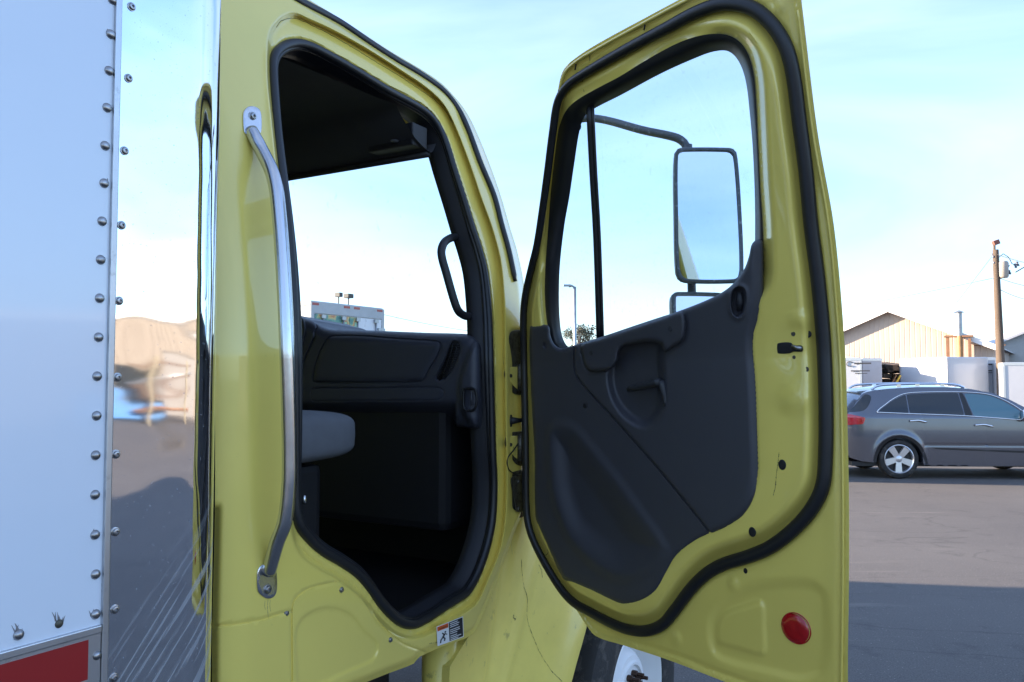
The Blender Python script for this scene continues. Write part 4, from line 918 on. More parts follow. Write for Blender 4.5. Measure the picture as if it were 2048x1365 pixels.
fmark([(1062, 1120), (1064, 1180), (1068, 1240), (1078, 1290), (1090, 1330), (1102, 1362)], .0011)
fmark([(1085, 1130), (1088, 1160)], .0012); fmark([(1022, 1112), (1028, 1118)], .003); fmark([(1020, 1134), (1026, 1130)], .0025); fmark([(1048, 1236), (1050, 1244)], .002)
hood = MB(); top = [(2.50, .02), (3.0, -.02), (3.6, -.12), (4.1, -.28), (4.34, -.55), (4.36, -1.2)]
vs = []
for l_, dz in ((1.50, 0), (1.65, .05), (2.1, .10), (2.6, .12), (3.1, .10), (3.5, .05), (3.66, 0)): vs += [FL(f, l_, z + dz * (1 if z > -.5 else .3)) for f, z in top]
fs = [(j * 6 + i, j * 6 + i + 1, (j + 1) * 6 + i + 1, (j + 1) * 6 + i) for j in range(6) for i in range(5)]
tb(hood.add(vs, fs), 'hood', M['yellow'], smooth=True, angle=.6)
bp_ = MB(); tbox(bp_, 4.30, 4.50, 1.38, 3.72, -1.5, -1.2); tb(bp_, 'bumper', M['steel'], bevel=.03)
# steps / tank under the sill, frame rail
tk = MB(); tbox(tk, 1.35, 2.02, 1.62, 2.1, -1.35, -.82); tb(tk, 'tank_box', M['black'], bevel=.03)
fr = MB(); tbox(fr, -5.5, 4.2, 2.15, 2.25, -1.05, -.85); tbox(fr, -5.5, 4.2, 2.95, 3.05, -1.05, -.85); tb(fr, 'chassis_rail', M['black'])
cv = MB(); cv.add(*tube_geo([FL(2.10, 1.50, z) for z in (-.72, -1.1, -1.45)], .055, 16)); tb(cv, 'cab_support', M['yellow_dirty'], smooth=True)

# ---------------- wheels -----------------
def wheel(hub, name, parent, tm, rs=.5):
    """outward side = -Y of the lathe frame"""
    ty = [(.29, -.12), (.30, -.135), (.36, -.145), (.44, -.14), (.485, -.125), (.50, -.10), (.505, 0), (.50, .10), (.485, .125), (.44, .14), (.30, .135), (.29, .12)]
    k = rs / .505; ty = [(r * k, y) for r, y in ty]
    o = MB().add(*lathe_geo(ty, 64, tm)).build(name, M['tyre'], None, smooth=True, angle=.7); 
    return o, k
tmw = Matrix.Translation(Vector(tuple(FL(HUB[0], HUB[1] + .09, -H + .5)))) @ Matrix.Rotation(-AZT + R(90), 4, 'Z')
# lathe Y axis -> truck -L side outwards
whl, k_ = wheel(HUB, 'front_wheel', truck, tmw @ Matrix.Rotation(R(180), 4, 'Z') if False else tmw); tpart(whl, truck)
def lat_dir(Mx): return (Mx.to_3x3() @ Vector((0, 1, 0)))
sgn = -1 if lat_dir(tmw).dot(Vector(tuple(-L))) < 0 else 1
rim = [(.295, .13), (.285, .135), (.275, .12), (.268, .06), (.262, .03), (.235, .02), (.20, .035), (.17, .085), (.155, .10), (.135, .102), (.128, .112), (.118, .112), (.112, .102), (.0001, .102)]
MB().add(*lathe_geo([(r, y * sgn) for r, y in rim], 64, tmw)).build('rim', M['white'], whl, smooth=True, angle=.6)
MB().add(*lathe_geo([(r, y * sgn) for r, y in [(.060, .10), (.060, .14), (.052, .155), (.038, .158), (.034, .19), (.0001, .195)]], 24, tmw)).build('hub', M['rust'], whl, smooth=True, angle=.6)
for k in range(10):
    a = 2 * math.pi * k / 10 + .1; T_ = tmw @ Matrix.Translation(Vector((.082 * math.cos(a), 0, .082 * math.sin(a))))
    MB().add(*lathe_geo([(.014, .10 * sgn), (.014, .125 * sgn), (.008, .127 * sgn), (.008, .155 * sgn), (.0001, .157 * sgn)], 6, T_)).build('wheel_nut', M['rust'], whl)
for f_ in (-4.2,):
    tr_ = Matrix.Translation(Vector(tuple(FL(f_, 1.60, -H + .5)))) @ Matrix.Rotation(-AZT + R(90), 4, 'Z'); o, _ = wheel(None, 'rear_wheel', truck, tr_); tpart(o, truck)
    MB().add(*lathe_geo([(r, y * sgn) for r, y in rim], 40, tr_)).build('rim', M['white'], o, smooth=True)

# ---------------- cargo box -----------------
BL = 1.315; BF = 1.142; RB = .105
box_s = Surf(C + L * BL, F, -L, lambda z: 0 * z)
b = MB(); tbox(b, -6.2, .872, BL, BL + 2.46, -.414, 2.15)
tbox(b, .872, BF - .06, BL + .02, BL + 2.44, -.70, 2.15)
cargo = tb(b, 'cargo_box', M['whitepanel'])
# polished corner sheet: flat then rolled round to the front; own local frame so that the wear pattern runs with it
def cor(f, l, z): return (f, l, z)
prof = [(.8735, BL - .004)] + [(x, BL - .004) for x in np.linspace(.88, BF - RB, 8)] + [(BF - RB + RB * math.sin(a), BL - .004 + RB * (1 - math.cos(a))) for a in np.linspace(.08, math.pi / 2, 18)] + [(BF, BL + .25)]
zs = np.linspace(-.95, 2.15, 60); vs = []; fs = []
for z in zs: vs += [(f, l, z) for f, l in prof]
k_ = len(prof)
for j in range(len(zs) - 1):
    for i in range(k_ - 1): fs.append((j * k_ + i, j * k_ + i + 1, (j + 1) * k_ + i + 1, (j + 1) * k_ + i))
TL = Matrix.Translation(Vector((0, 0, H))) @ Matrix(((F[0], L[0], 0, 0), (F[1], L[1], 0, 0), (0, 0, 1, 0), (0, 0, 0, 1)))
ed = MB(); ed.add(vs, fs); co = ed.build('corner_sheet', M['chrome'], None, smooth=True)
co.parent = cargo; co.matrix_world = TL
co.matrix_local = TL
# joint flange between panel and corner
fg = MB(); 
def bxs(mb, f0, f1, z0, z1, h0, h1):
    v = [FL(f, BL - h, z) for f in (f0, f1) for h in (h0, h1) for z in (z0, z1)]; mb.add(v, [(0, 1, 3, 2), (4, 6, 7, 5), (0, 4, 5, 1), (2, 3, 7, 6), (0, 2, 6, 4), (1, 5, 7, 3)])
bxs(fg, .861, .873, -.95, 2.15, -.002, .006); fg.build('joint_strip', M['alu'], cargo, bevel=.002)
rl_ = MB(); bxs(rl_, -6.2, .860, -.66, -.416, -.02, .003); rail = rl_.build('lower_rail', M['alu'], cargo)
rl_ = MB(); bxs(rl_, -6.2, .860, -.426, -.413, -.002, .007); rl_.build('rail_lip', M['alu'], cargo, bevel=.002)
# red and white conspicuity tape: bands along the rail
for k in range(6):
    a1 = .838 - k * .62; tw = MB(); bxs(tw, a1 - .30, a1, -.497, -.432, .0032, .0040); tw.build('red_tape', M['tape'], cargo)
    tw = MB(); bxs(tw, a1 - .62, a1 - .30, -.497, -.432, .0032, .0040); tw.build('white_tape', M['white'], cargo)
def rivet(f, z, r=.0085, dome=.006, h=.0):
    c0 = FL(f, BL - h, z); vs = []; fs = []; n = 18; prof = [(1.0, 0), (.97, .2), (.85, .55), (.6, .85), (.3, .97), (.0001, 1)]
    for rr, a in prof:
        for k in range(n): an = 2 * math.pi * k / n; vs.append(c0 + F * math.cos(an) * rr * r + UP * math.sin(an) * rr * r - L * a * dome)
    for i in range(len(prof) - 1):
        for k in range(n): l = (k + 1) % n; fs.append((i * n + k, i * n + l, (i + 1) * n + l, (i + 1) * n + k))
    return MB().add(vs, fs).build('rivet', M['screw'], cargo, smooth=True)
rv = [(224,0),(221,69),(218,142),(214,216),(210,292),(208,367),(204,443),(201,520),(199,597),(197,675),(194,753),(193,832),(191,911),(190,990),(190,1070),(191,1149),(191,1229),(37,1270)]
for x, y in rv:
    s_ = box_s.sz(box_s.un(np.array([float(x)]), np.array([float(y)])))[0]; rivet(s_[0], s_[1] )
for x, y in ((192, 1311),):
    s_ = box_s.sz(box_s.un(np.array([float(x)]), np.array([float(y)])))[0]; rivet(s_[0], s_[1], .0075, .005, .003)
for x, y in ((118, 1248),):
    s_ = box_s.sz(box_s.un(np.array([float(x)]), np.array([float(y)])))[0]; o = rivet(s_[0], s_[1], .007, .004); o.data.materials[0] = M['hinge']
for x, y in ((263,14),(257,157),(249,302),(243,451),(238,602),(235,755),(232,909),(231,1064),(230,1219),(228,1356)): bolt(box_s, x, y, .0045, .0062, cargo, 'corner_screw')

M['grime'] = mat('grime', (.22, .21, .21), .8)
random.seed(21)
for cx_, cy_, n2_, ln_ in ((37, 1270, 7, 20), (118, 1248, 8, 20), (191, 1229, 3, 14), (190, 1070, 2, 9), (221, 69, 2, 9), (208, 367, 2, 9)):
    mbg = MB()
    for k in range(n2_):
        x0_ = cx_ + random.uniform(-9, 9); a_ = random.uniform(-.5, .5); l_ = random.uniform(.4, 1) * ln_; y0_ = cy_ + random.uniform(-8, 4)
        pq = box_s.un(np.array([x0_, x0_ + a_ * l_ * .4, x0_ + a_ * l_]), np.array([y0_, y0_ - l_ * .5, y0_ - l_]), .0004); mbg.add(*tube_geo(pq, [.0014, .0009, .0002], 5, nrm=box_s.n, flat=(1, .25)))
    mbg.build('rivet_grime', M['grime'], cargo, smooth=True)
# ================================================================ BACKGROUND THINGS
def rot_box(mb, x0, x1, y0, y1, z0, z1, mi=0): return mb.box(x0, x1, y0, y1, z0, z1, None, mi)
M['tan'] = None
def siding(name, col, pitch=.3, depth=.03, axis='X'):
    m = mat(name, col, .55, var=.06, vscale=.6); t = m.node_tree; b = t.nodes['Principled BSDF']; n = t.nodes.new
    tcn = n('ShaderNodeTexCoord'); sx = n('ShaderNodeSeparateXYZ'); t.links.new(tcn.outputs['Object'], sx.inputs[0])
    a = n('ShaderNodeMath'); a.operation = 'MULTIPLY'; a.inputs[1].default_value = 1 / pitch; t.links.new(sx.outputs[axis], a.inputs[0])
    f_ = n('ShaderNodeMath'); f_.operation = 'PINGPONG'; f_.inputs[1].default_value = .5; t.links.new(a.outputs[0], f_.inputs[0])
    r_ = n('ShaderNodeMapRange'); r_.inputs['From Min'].default_value = .0; r_.inputs['From Max'].default_value = .12; t.links.new(f_.outputs[0], r_.inputs['Value'])
    bp = n('ShaderNodeBump'); bp.inputs['Distance'].default_value = depth; t.links.new(r_.outputs[0], bp.inputs['Height']); t.links.new(bp.outputs[0], b.inputs['Normal']); return m
M['tan'] = siding('tan_metal_siding', (.46, .375, .315), .33, .018)
M['roofw'] = mat('white_fascia', (.80, .78, .78), .5)
M['roofm'] = mat('pale_roof_metal', (.5, .5, .52), .5)
M['galv'] = mat('galvanised', (.42, .44, .46), .45, .8, var=.2)
M['rustpipe'] = mat('rusty_pipe', (.22, .11, .06), .8, var=.4, vscale=3)
M['wood'] = mat('weathered_pole', (.12, .088, .066), .9, var=.35, vscale=2, bump=.01, bscale=20, stretch=(6, 6, .6))
M['insul'] = mat('insulator', (.08, .09, .12), .4)
M['wire'] = mat('cable', (.05, .05, .055), .6)
M['concrete'] = mat('grey_wall', (.42, .41, .39), .8, var=.1)

# tan gable building: gable plane towards the left, right end nearer
th_ = R(34); K = 1.45
apx = at(1778, 615, 40 * K); bz = apx[2]
tbld = thing('gabled_shed', 'tan metal shed with a white-edged gable and a rusty flue pipe', 'building', (apx[0], apx[1], 0), -th_)
hw, mS = 4.4 * K, .435; ze = bz - mS * hw; LB = 22.
mb = MB(); mb.add([(-hw, 0, 0), (hw, 0, 0), (hw, 0, ze - .1), (0, 0, bz - .1), (-hw, 0, ze - .1), (-hw, LB, 0), (hw, LB, 0), (hw, LB, ze - .1), (0, LB, bz - .1), (-hw, LB, ze - .1)], [(0, 1, 2, 3, 4), (9, 8, 7, 6, 5), (1, 6, 7, 2), (0, 4, 9, 5)])
mb.build('wall', M['tan'], tbld)
mb = MB(); e_ = .55
for sg in (-1, 1):
    x1 = sg * (hw + .35); z1 = bz - mS * (hw + .35)
    mb.add([(0, -e_, bz), (x1, -e_, z1), (x1, LB, z1), (0, LB, bz), (0, -e_, bz - .08), (x1, -e_, z1 - .08), (x1, LB, z1 - .08), (0, LB, bz - .08)], [(0, 1, 2, 3), (4, 7, 6, 5), (0, 4, 5, 1), (1, 5, 6, 2), (2, 6, 7, 3)])
rf = mb.build('roof', M['roofm'], tbld)
mb = MB()
for sg in (-1, 1):
    x1 = sg * (hw + .36); z1 = bz - mS * (hw + .36)
    mb.add([(0, -e_ - .05, bz + .02), (x1, -e_ - .05, z1 + .02), (x1, -e_ - .05, z1 - .36), (0, -e_ - .05, bz - .36), (0, -e_ - .003, bz + .02), (x1, -e_ - .003, z1 + .02), (x1, -e_ - .003, z1 - .36), (0, -e_ - .003, bz - .36)], [(0, 1, 2, 3), (7, 6, 5, 4), (0, 4, 5, 1), (3, 2, 6, 7), (1, 5, 6, 2)])
mb.build('fascia', M['roofw'], rf)
fx = 3.05 * K; mb = MB(); mb.add(*tube_geo([(fx, -.8, 2.2), (fx, -.8, ze + .6)], .20, 14)); mb.build('flue_drum', mat('ochre_drum', (.42, .24, .10), .6, var=.3, vscale=2), tbld, smooth=True, angle=.6)
mb = MB(); mb.add(*tube_geo([(fx, -.8, ze + .55), (fx, -.8, ze + 2.2)], .19, 14)); mb.add(*tube_geo([(fx, -.8, ze + 2.15), (fx, -.8, ze + 2.3)], [.36, .05], 14))
mb.build('flue_pipe', M['galv'], tbld, smooth=True, angle=.6)
mb = MB(); mb.box(fx - .8, fx - .62, -.9, -.7, 2.6, ze + .65); mb.box(fx + .5, fx + .66, -.9, -.7, 2.4, ze + .4); mb.box(fx - .9, fx + .8, -.95, -.65, ze + .5, ze + .62); mb.box(fx + .8, fx + 2.6, -.5, -.4, ze - .1, ze - .02)
mb.build('flue_bracket', M['rustpipe'], tbld)

# grey low building at the far right
a_ = at(2030, 700, 66); gb = thing('grey_shed', 'grey shed with a sloping roof behind the utility pole at the right edge', 'building', (a_[0] + 6, a_[1], 0), -R(20))
mb = MB(); mb.add([(-8, 0, 0), (8, 0, 0), (8, 0, 5.4), (0, 0, 7.6), (-8, 0, 4.0), (-8, 12, 0), (8, 12, 0), (8, 12, 5.4), (0, 12, 7.6), (-8, 12, 4.0)], [(0, 1, 2, 3, 4), (9, 8, 7, 6, 5), (1, 6, 7, 2), (0, 4, 9, 5)]); mb.build('wall', M['concrete'], gb)
mb = MB(); mb.add([(-8.6, -.6, 3.75), (0, -.6, 7.65), (0, 12, 7.65), (-8.6, 12, 3.75), (-8.6, -.6, 3.95), (0, -.6, 7.85), (0, 12, 7.85), (-8.6, 12, 3.95)], [(0, 3, 2, 1), (4, 5, 6, 7), (0, 1, 5, 4), (0, 4, 7, 3)]); mb.add([(0, -.6, 7.65), (8.6, -.6, 5.3), (8.6, 12, 5.3), (0, 12, 7.65), (0, -.6, 7.85), (8.6, -.6, 5.5), (8.6, 12, 5.5), (0, 12, 7.85)], [(0, 3, 2, 1), (4, 5, 6, 7), (0, 1, 5, 4)]); mb.build('roof', M['roofm'], gb)

# trailers
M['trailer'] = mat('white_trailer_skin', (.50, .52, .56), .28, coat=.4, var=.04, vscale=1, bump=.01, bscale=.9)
M['trim_w'] = mat('trailer_trim', (.7, .7, .7), .3, .7)
def trailer(label, pxa, pxb, ytop, Ya, Yb, depth, logo=None, group='enclosed cargo trailers by the shed', name='cargo_trailer', ht=None, hide_tongue=False):
    """long face seen from the camera runs pxa -> pxb"""
    A = at(pxa, 758, Ya); B = at(pxb, 758, Yb); d = B - A; d[2] = 0; ln = np.linalg.norm(d); rz = math.atan2(d[1], d[0])
    top = ht if ht else H + (758 - ytop) / FPX * (Ya + Yb) / 2
    t = thing(name, label, 'trailer', (A[0], A[1], 0), rz, group)
    MB().box(0, ln, 0, depth, .45, top).build('trailer_body', M['trailer'], t, bevel=.08, seg=3)
    mb = MB(); 
    for z in (.45, top - .14): mb.box(-.012, ln + .012, -.014, -.001, z, z + .13)
    mb.box(-.02, .07, -.02, -.0005, .58, top - .15); mb.box(ln - .07, ln + .02, -.02, -.0005, .58, top - .15)
    mb.build('corner_trim', M['trim_w'], t)
    for cx in (ln * .42, ln * .62):
        w_ = MB().add(*lathe_geo([(.17, .10), (.30, .11), (.33, .08), (.33, -.08), (.30, -.11), (.17, -.10)], 28, Matrix.Translation((cx, .12, .33)))).build('wheel', M['tyre'], t, smooth=True)
        MB().add(*lathe_geo([(.0001, -.10), (.06, -.11), (.17, -.095)], 20, Matrix.Translation((cx, .12, .33)))).build('rim', M['white'], w_, smooth=True)
    if logo:
        lx, lz, s_ = logo; mb = MB()
        mb.add(*tube_geo([(lx + .16 * s_ * math.cos(a), -.024, lz + .13 * s_ * math.sin(a)) for a in np.linspace(.5, 5.6, 16)], .018 * s_, 6))
        mb.box(lx + .22 * s_, lx + 1.05 * s_, -.026, -.022, lz - .01, lz + .07 * s_); mb.box(lx + .05 * s_, lx + .98 * s_, -.026, -.022, lz - .40 * s_, lz - .34 * s_); mb.box(lx + .25 * s_, lx + .85 * s_, -.026, -.022, lz - .52 * s_, lz - .48 * s_)
        mb.build('trailer_logo', M['wire'], t)
    return t
trailer('leftmost white trailer, with a dark logo, beside the edge of the yellow door', 1660, 1723, 716, 40, 39.5, 3.2, (1.0 * 1.0 - .10, 2.55, .9))
trailer('plain white trailer between the dark timber gap and the trailer with a logo', 1801, 1895, 716, 41.5, 38.2, 2.2)
trailer('white trailer with a dark logo just left of the utility pole', 1898, 1993, 715, 39, 39, 2.4, (1.62, 2.5, .75))
trailer('white trailer at the right edge behind the car hood', 2007, 2072, 725, 37, 36.6, 2.2)
# the end face seen beside the first trailer
def plain_trailer(): pass
mbv = thing('parked_trailer', 'greyish trailer end standing beside the dark gap between the white trailers', 'trailer', tuple(at(1725, 758, 40.5) * np.array([1, 1, 0])), R(3))
MB().box(0, 1.0, 0, 4.5, .4, 2.86).build('trailer_body', mat('greyish_skin', (.5, .48, .5), .5, var=.1, bump=.01, bscale=3), mbv, bevel=.05); MB().box(-.01, 1.01, -.02, -.001, 2.72, 2.84).build('corner_trim', M['trim_w'], mbv)
# the dark heap / stacked timber between trailers
hp_ = thing('timber_stack', 'dark pile of scrap timber stacked between the white trailers', 'timber stack', tuple(at(1770, 758, 43) * np.array([1, 1, 0])), 0)
random.seed(11); mb = MB(); mb2 = MB()
for k in range(60):
    z = .1 + (k // 6) * .27; x = -.9 + (k % 6) * .34 + random.uniform(-.08, .08)
    Mx = Matrix.Translation((x, random.uniform(-.3, .3), z)) @ Euler((random.uniform(-.12, .12), random.uniform(-.1, .1), random.uniform(-.15, .15))).to_matrix().to_4x4()
    (mb if k % 3 else mb2).box(-.15, .15, -.9, .9, -.1, .1, Mx)
mb.build('dark_timber', mat('dark_timber', (.05, .035, .025), .9, var=.5, vscale=5), hp_); mb2.build('light_timber', mat('brown_timber', (.20, .12, .07), .9, var=.5, vscale=5), hp_)
hq2 = thing('yellow_bar', 'slanting yellow bar leaning at the left of the plain white trailer', 'bar', tuple(at(1797, 758, 40.5) * np.array([1, 1, 0])))
MB().add(*tube_geo([(-.55, 0, .9), (.15, .1, 2.0)], .045, 8)).build('pole', mat('yellow_bar_paint', (.7, .42, .03), .5), hq2)
MB().add(*tube_geo([(-.75, 0, .9), (-.05, .1, 2.0)], .03, 8)).build('brace', mat('brown_bar', (.25, .12, .05), .7), hq2)

# utility pole
pb = at(2003, 758, 38); up_ = thing('utility_pole', 'weathered wooden utility pole with a transformer at the right edge', 'utility pole', (pb[0], pb[1], 0))
ptop = at(1991, 500, 38); tz = ptop[2]; lx = ptop[0] - pb[0]
MB().add(*tube_geo(spline([(0, 0, 0), (lx * .3, 0, tz * .4), (lx * .65, 0, tz * .7), (lx, 0, tz)], 24, False), np.linspace(.21, .13, 24), 14)).build('pole', M['wood'], up_, smooth=True)
zt = lambda y: at(1990, y, 38)[2]
MB().add(*tube_geo([(lx - .06, 0, tz - .7), (lx - .06, -.02, zt(484))], .055, 8)).build('pole_top_pin', M['wood'], up_, smooth=True)
Mx = Matrix.Translation((lx + .03, 0, zt(486))) @ Euler((0, -.35, 0)).to_matrix().to_4x4(); MB().box(-.14, .14, -.1, .1, -.1, .12, Mx).build('top_insulator', mat('reddish_cap', (.22, .08, .06), .7), up_, bevel=.02)
tx = lx + .28; MB().add(*lathe_geo([(.0001, .42), (.2, .40), (.24, .34), (.24, -.3), (.2, -.36), (.0001, -.36)], 20, Matrix.Translation((tx, -.05, zt(541))) @ Matrix.Rotation(R(90), 4, 'Y') @ Matrix.Rotation(R(90), 4, 'Z'))).build('transformer', mat('transformer_grey', (.40, .36, .31), .6, var=.2), up_, smooth=True, angle=.6)
for dx, y in ((-.12, 512), (-.1, 524), (.05, 524), (.55, 530), (.62, 545), (.9, 532), (1.0, 528)): MB().add(*lathe_geo([(.03, -.12), (.07, -.06), (.03, 0), (.07, .06), (.03, .12)], 8, Matrix.Translation((lx + dx, 0, zt(y))) @ Matrix.Rotation(R(60), 4, 'X'))).build('insulator', M['insul'], up_, smooth=True)
mb = MB(); mb.box(-.16 + lx * .25, .12 + lx * .25, -.24, -.13, zt(770), zt(756)); mb.build('pole_box', mat('pole_box_paint', (.6, .58, .55), .6), up_)
mb = MB(); mb.add(*tube_geo([(lx + .1, 0, zt(517)), (lx + .35, 0, zt(508)), (lx + .6, 0, zt(515)), (lx + .75, 0, zt(528)), (lx + 1.1, 0, zt(532))], .018, 6)); mb.add(*tube_geo([(lx + .9, 0, zt(545)), (lx + 1.3, 0, zt(535))], .025, 6)); mb.build('jumper_wire', M['wire'], up_, smooth=True)
def wire(label, a, b, Ya, Yb, sag, r=.017):
    A = at(*a, Ya); B = at(*b, Yb); pts = [A * (1 - t) + B * t - UP * sag * 4 * t * (1 - t) for t in np.linspace(0, 1, 20)]
    o = MB().add(*tube_geo(pts, r, 5)).build('power_line', M['wire'], smooth=True); tag(o, label, 'cable', 'cables strung from the utility pole'); return o
wire('highest cable running right from the pole top', (1993, 509), (2160, 545), 38, 30, .1)
wire('middle cable running right below the transformer', (2000, 557), (2160, 577), 38, 30, .2)
wire('lowest cable running right from the pole', (2001, 580), (2160, 600), 38, 30, .3)
wire('long cable running left from the pole above the gable', (1985, 557), (1300, 668), 38, 75, .4, .012)
wire('thin guy cable slanting down left from the pole top to the shed roof', (1985, 512), (1880, 650), 38, 56, .0, .010)
wire('faint far cable running right of the graphic truck behind the windshield', (760, 628), (1040, 672), 60, 90, .3, .02)

# street lamp seen through the vent window
lb = at(1150, 758, 45); lamp = thing('street_lamp', 'grey street lamp seen through the small front pane of the open door', 'street lamp', (lb[0], lb[1], 0))
lz = at(1150, 574, 45)[2]; MB().add(*tube_geo([(0, 0, 0), (0, 0, lz * .5), (0, 0, lz)], [.11, .10, .085], 10)).build('pole', M['galv'], lamp, smooth=True)
MB().add(*tube_geo([(0, 0, lz - .04), (-.15, 0, lz + .05), (-.30, 0, lz + .05)], [.05, .06, .10], 8)).build('lamp_arm', M['galv'], lamp, smooth=True)
MB().box(-.62, -.2, -.14, .14, lz + .02, lz + .12).build('lamp_head', M['galv'], lamp, bevel=.02)

# tree behind it
def tree(px, Y, ytop, wpx, label, seed):
    random.seed(seed); b0 = at(px, 758, Y); zt_ = at(px, ytop, Y)[2]; w_ = wpx / FPX * Y; t = thing('tree', label, 'tree', (b0[0], b0[1], 0))
    mb = MB(); mb.add(*tube_geo([(0, 0, 0), (.05, 0, zt_ * .4), (0, 0, zt_ * .85)], [.28, .18, .05], 8))
    tips = []
    for k in range(26):
        z0 = zt_ * random.uniform(.35, .75); a = random.uniform(0, 6.28); r = random.uniform(.35, 1.) * w_ / 2; z1 = min(zt_ * .98, z0 + random.uniform(.3, .9) * (zt_ - z0) + .3)
        p = (r * math.cos(a), r * math.sin(a), z1); mb.add(*tube_geo([(0, 0, z0), (p[0] * .5, p[1] * .5, (z0 + z1) / 2 + .1), p], [.06, .04, .015], 5)); tips.append(p)
    mb.build('trunk', M['bark'], t, smooth=True)
    vs = []; fs = []
    for p in tips:
        for q_ in range(70):
            d = np.random.normal(0, 1, 3); d = d / np.linalg.norm(d) * random.random()**.5 * w_ * .17; c = np.array(p) + d * np.array([1, 1, .7]); u = np.random.normal(0, 1, 3); u /= np.linalg.norm(u); v = np.cross(u, np.random.normal(0, 1, 3)); v /= np.linalg.norm(v); s_ = random.uniform(.05, .11)
            n0 = len(vs); vs += [c - u * s_, c + v * s_ * .5, c + u * s_, c - v * s_ * .5]; fs.append((n0, n0 + 1, n0 + 2, n0 + 3))
    MB().add(vs, fs).build('crown', M['leaf'], t)
    return t
M['bark'] = mat('bark', (.10, .08, .065), .9); M['leaf'] = mat('leaf', (.13, .13, .09), .8, var=.4, vscale=1)
tree(1157, 62, 655, 74, 'thin tree whose crown shows behind the street lamp, through the small front pane', 5)

# ---------------- other box trucks
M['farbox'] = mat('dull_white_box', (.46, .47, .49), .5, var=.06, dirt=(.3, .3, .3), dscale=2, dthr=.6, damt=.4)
def far_truck(label, cornL, cornR, top, name='box_truck', group=None, graphic=True, blen=6.5):
    A = np.array([*cornL, 0.]); B = np.array([*cornR, 0.]); d = B - A; wd = np.linalg.norm(d); rz = math.atan2(d[1], d[0])
    t = thing(name, label, 'truck', tuple(A), rz, group)                 # local x along the rear face, +y forwards
    bx = MB().box(0, wd, 0, blen, 1.1, top).build('cargo_box', M['farbox'], t, bevel=.02)
    mb = MB(); mb.box(-.02, .09, -.03, .0, 1.1, top - .03); mb.box(wd - .09, wd + .02, -.03, 0, 1.1, top - .03); mb.box(.09, wd - .09, -.03, 0, top - .30, top - .03); mb.box(-.025, 0, 0, .1, 1.1, top - .03); mb.box(-.02, 0, .1, blen, top - .12, top - .01); mb.build('rear_frame', M['alu2'], t)
    for x0_, x1_ in ((.10, wd * .50 - .01), (wd * .50 + .01, wd - .10)):
        dd = MB().box(x0_, x1_, -.026, -.002, 1.15, top - .32).build('rear_door', M['graphic'] if (graphic and x0_ < .5) else (M['graphic'] if graphic else M['white']), t)
        for fr_ in (.22, .80) if graphic else (.5,):
            xx = x0_ + (x1_ - x0_) * fr_; MB().add(*tube_geo([(xx, -.06, 1.2), (xx, -.06, top - .34)], .022, 8)).build('lock_rod', M['galv'], dd, smooth=True)
            mb = MB(); mb.box(xx - .07, xx + .07, -.09, -.03, top - .42, top - .33); mb.box(xx - .05, xx + .05, -.09, -.03, top - .75, top - .68); mb.build('rod_guide', M['galv'], dd)
        xx = x1_ if x0_ > .5 else x0_; 
        for zz in (top - .62, top - 1.6): MB().box(xx - .16, xx + .12, -.07, -.028, zz, zz + .07).build('door_hinge', M['galv'], dd)
    mb = MB()
    for x0_ in (.02, wd * .42, wd * .56, wd - .28): mb.box(x0_, x0_ + .22, -.036, -.0302, top - .11, top - .05)
    mb.box(-.03, -.0205, .5, .75, top - .10, top - .04); mb.build('red_marker', M['tape'], t)
    if graphic:
        for x0_, w2 in ((wd * .36, .12), (wd * .48, .2)):
            wl_ = MB().add(*tube_geo([(x0_ + w2 / 2, .06, top), (x0_ + w2 / 2, .06, top + .26)], .018, 6)).build('work_light', M['wire'], t); MB().box(x0_, x0_ + w2, -.03, .14, top + .17, top + .28).build('lamp_body', M['wire'], wl_, bevel=.01)
    # wheels, cab
    for y_ in (1.6, blen + 1.6):
        for x_ in (.2, wd - .2):
            w_ = MB().add(*lathe_geo([(.28, .14), (.48, .14), (.5, .1), (.5, -.1), (.48, -.14), (.28, -.14)], 28, Matrix.Translation((x_, y_, .5)) @ Matrix.Rotation(R(90), 4, 'Z'))).build('wheel', M['tyre'], t, smooth=True)
            MB().add(*lathe_geo([(.28, .1), (.2, .04), (.0001, .04)], 20, Matrix.Translation((x_, y_, .5)) @ Matrix.Rotation(R(90 if x_ < 1 else -90), 4, 'Z'))).build('rim', M['white'], w_, smooth=True)
    mb = MB(); Y0 = blen + .25; pr = [(Y0, .7), (Y0, 2.75), (Y0 + 1.3, 2.75), (Y0 + 1.75, 1.95), (Y0 + 2.9, 1.65), (Y0 + 3.0, .7)]
    k_ = len(pr); mb.add([(x, y, z) for x in (.12, wd - .12) for y, z in pr], [tuple(range(k_)), tuple(range(2 * k_ - 1, k_ - 1, -1))] + [(i, (i + 1) % k_, k_ + (i + 1) % k_, k_ + i) for i in range(k_)]); cb = mb.build('cab', M['white'], t, bevel=.05)
    mb = MB(); mb.add([(x, y, z) for x in (.115, wd - .115) for y, z in ((Y0 + .45, 1.95), (Y0 + .45, 2.6), (Y0 + 1.2, 2.6), (Y0 + 1.55, 1.95))], [(0, 1, 2, 3), (7, 6, 5, 4)]); mb.build('window', M['carglass'], cb)
    return t
M['alu2'] = mat('white_frame_metal', (.42, .44, .46), .45, var=.15, vscale=3)
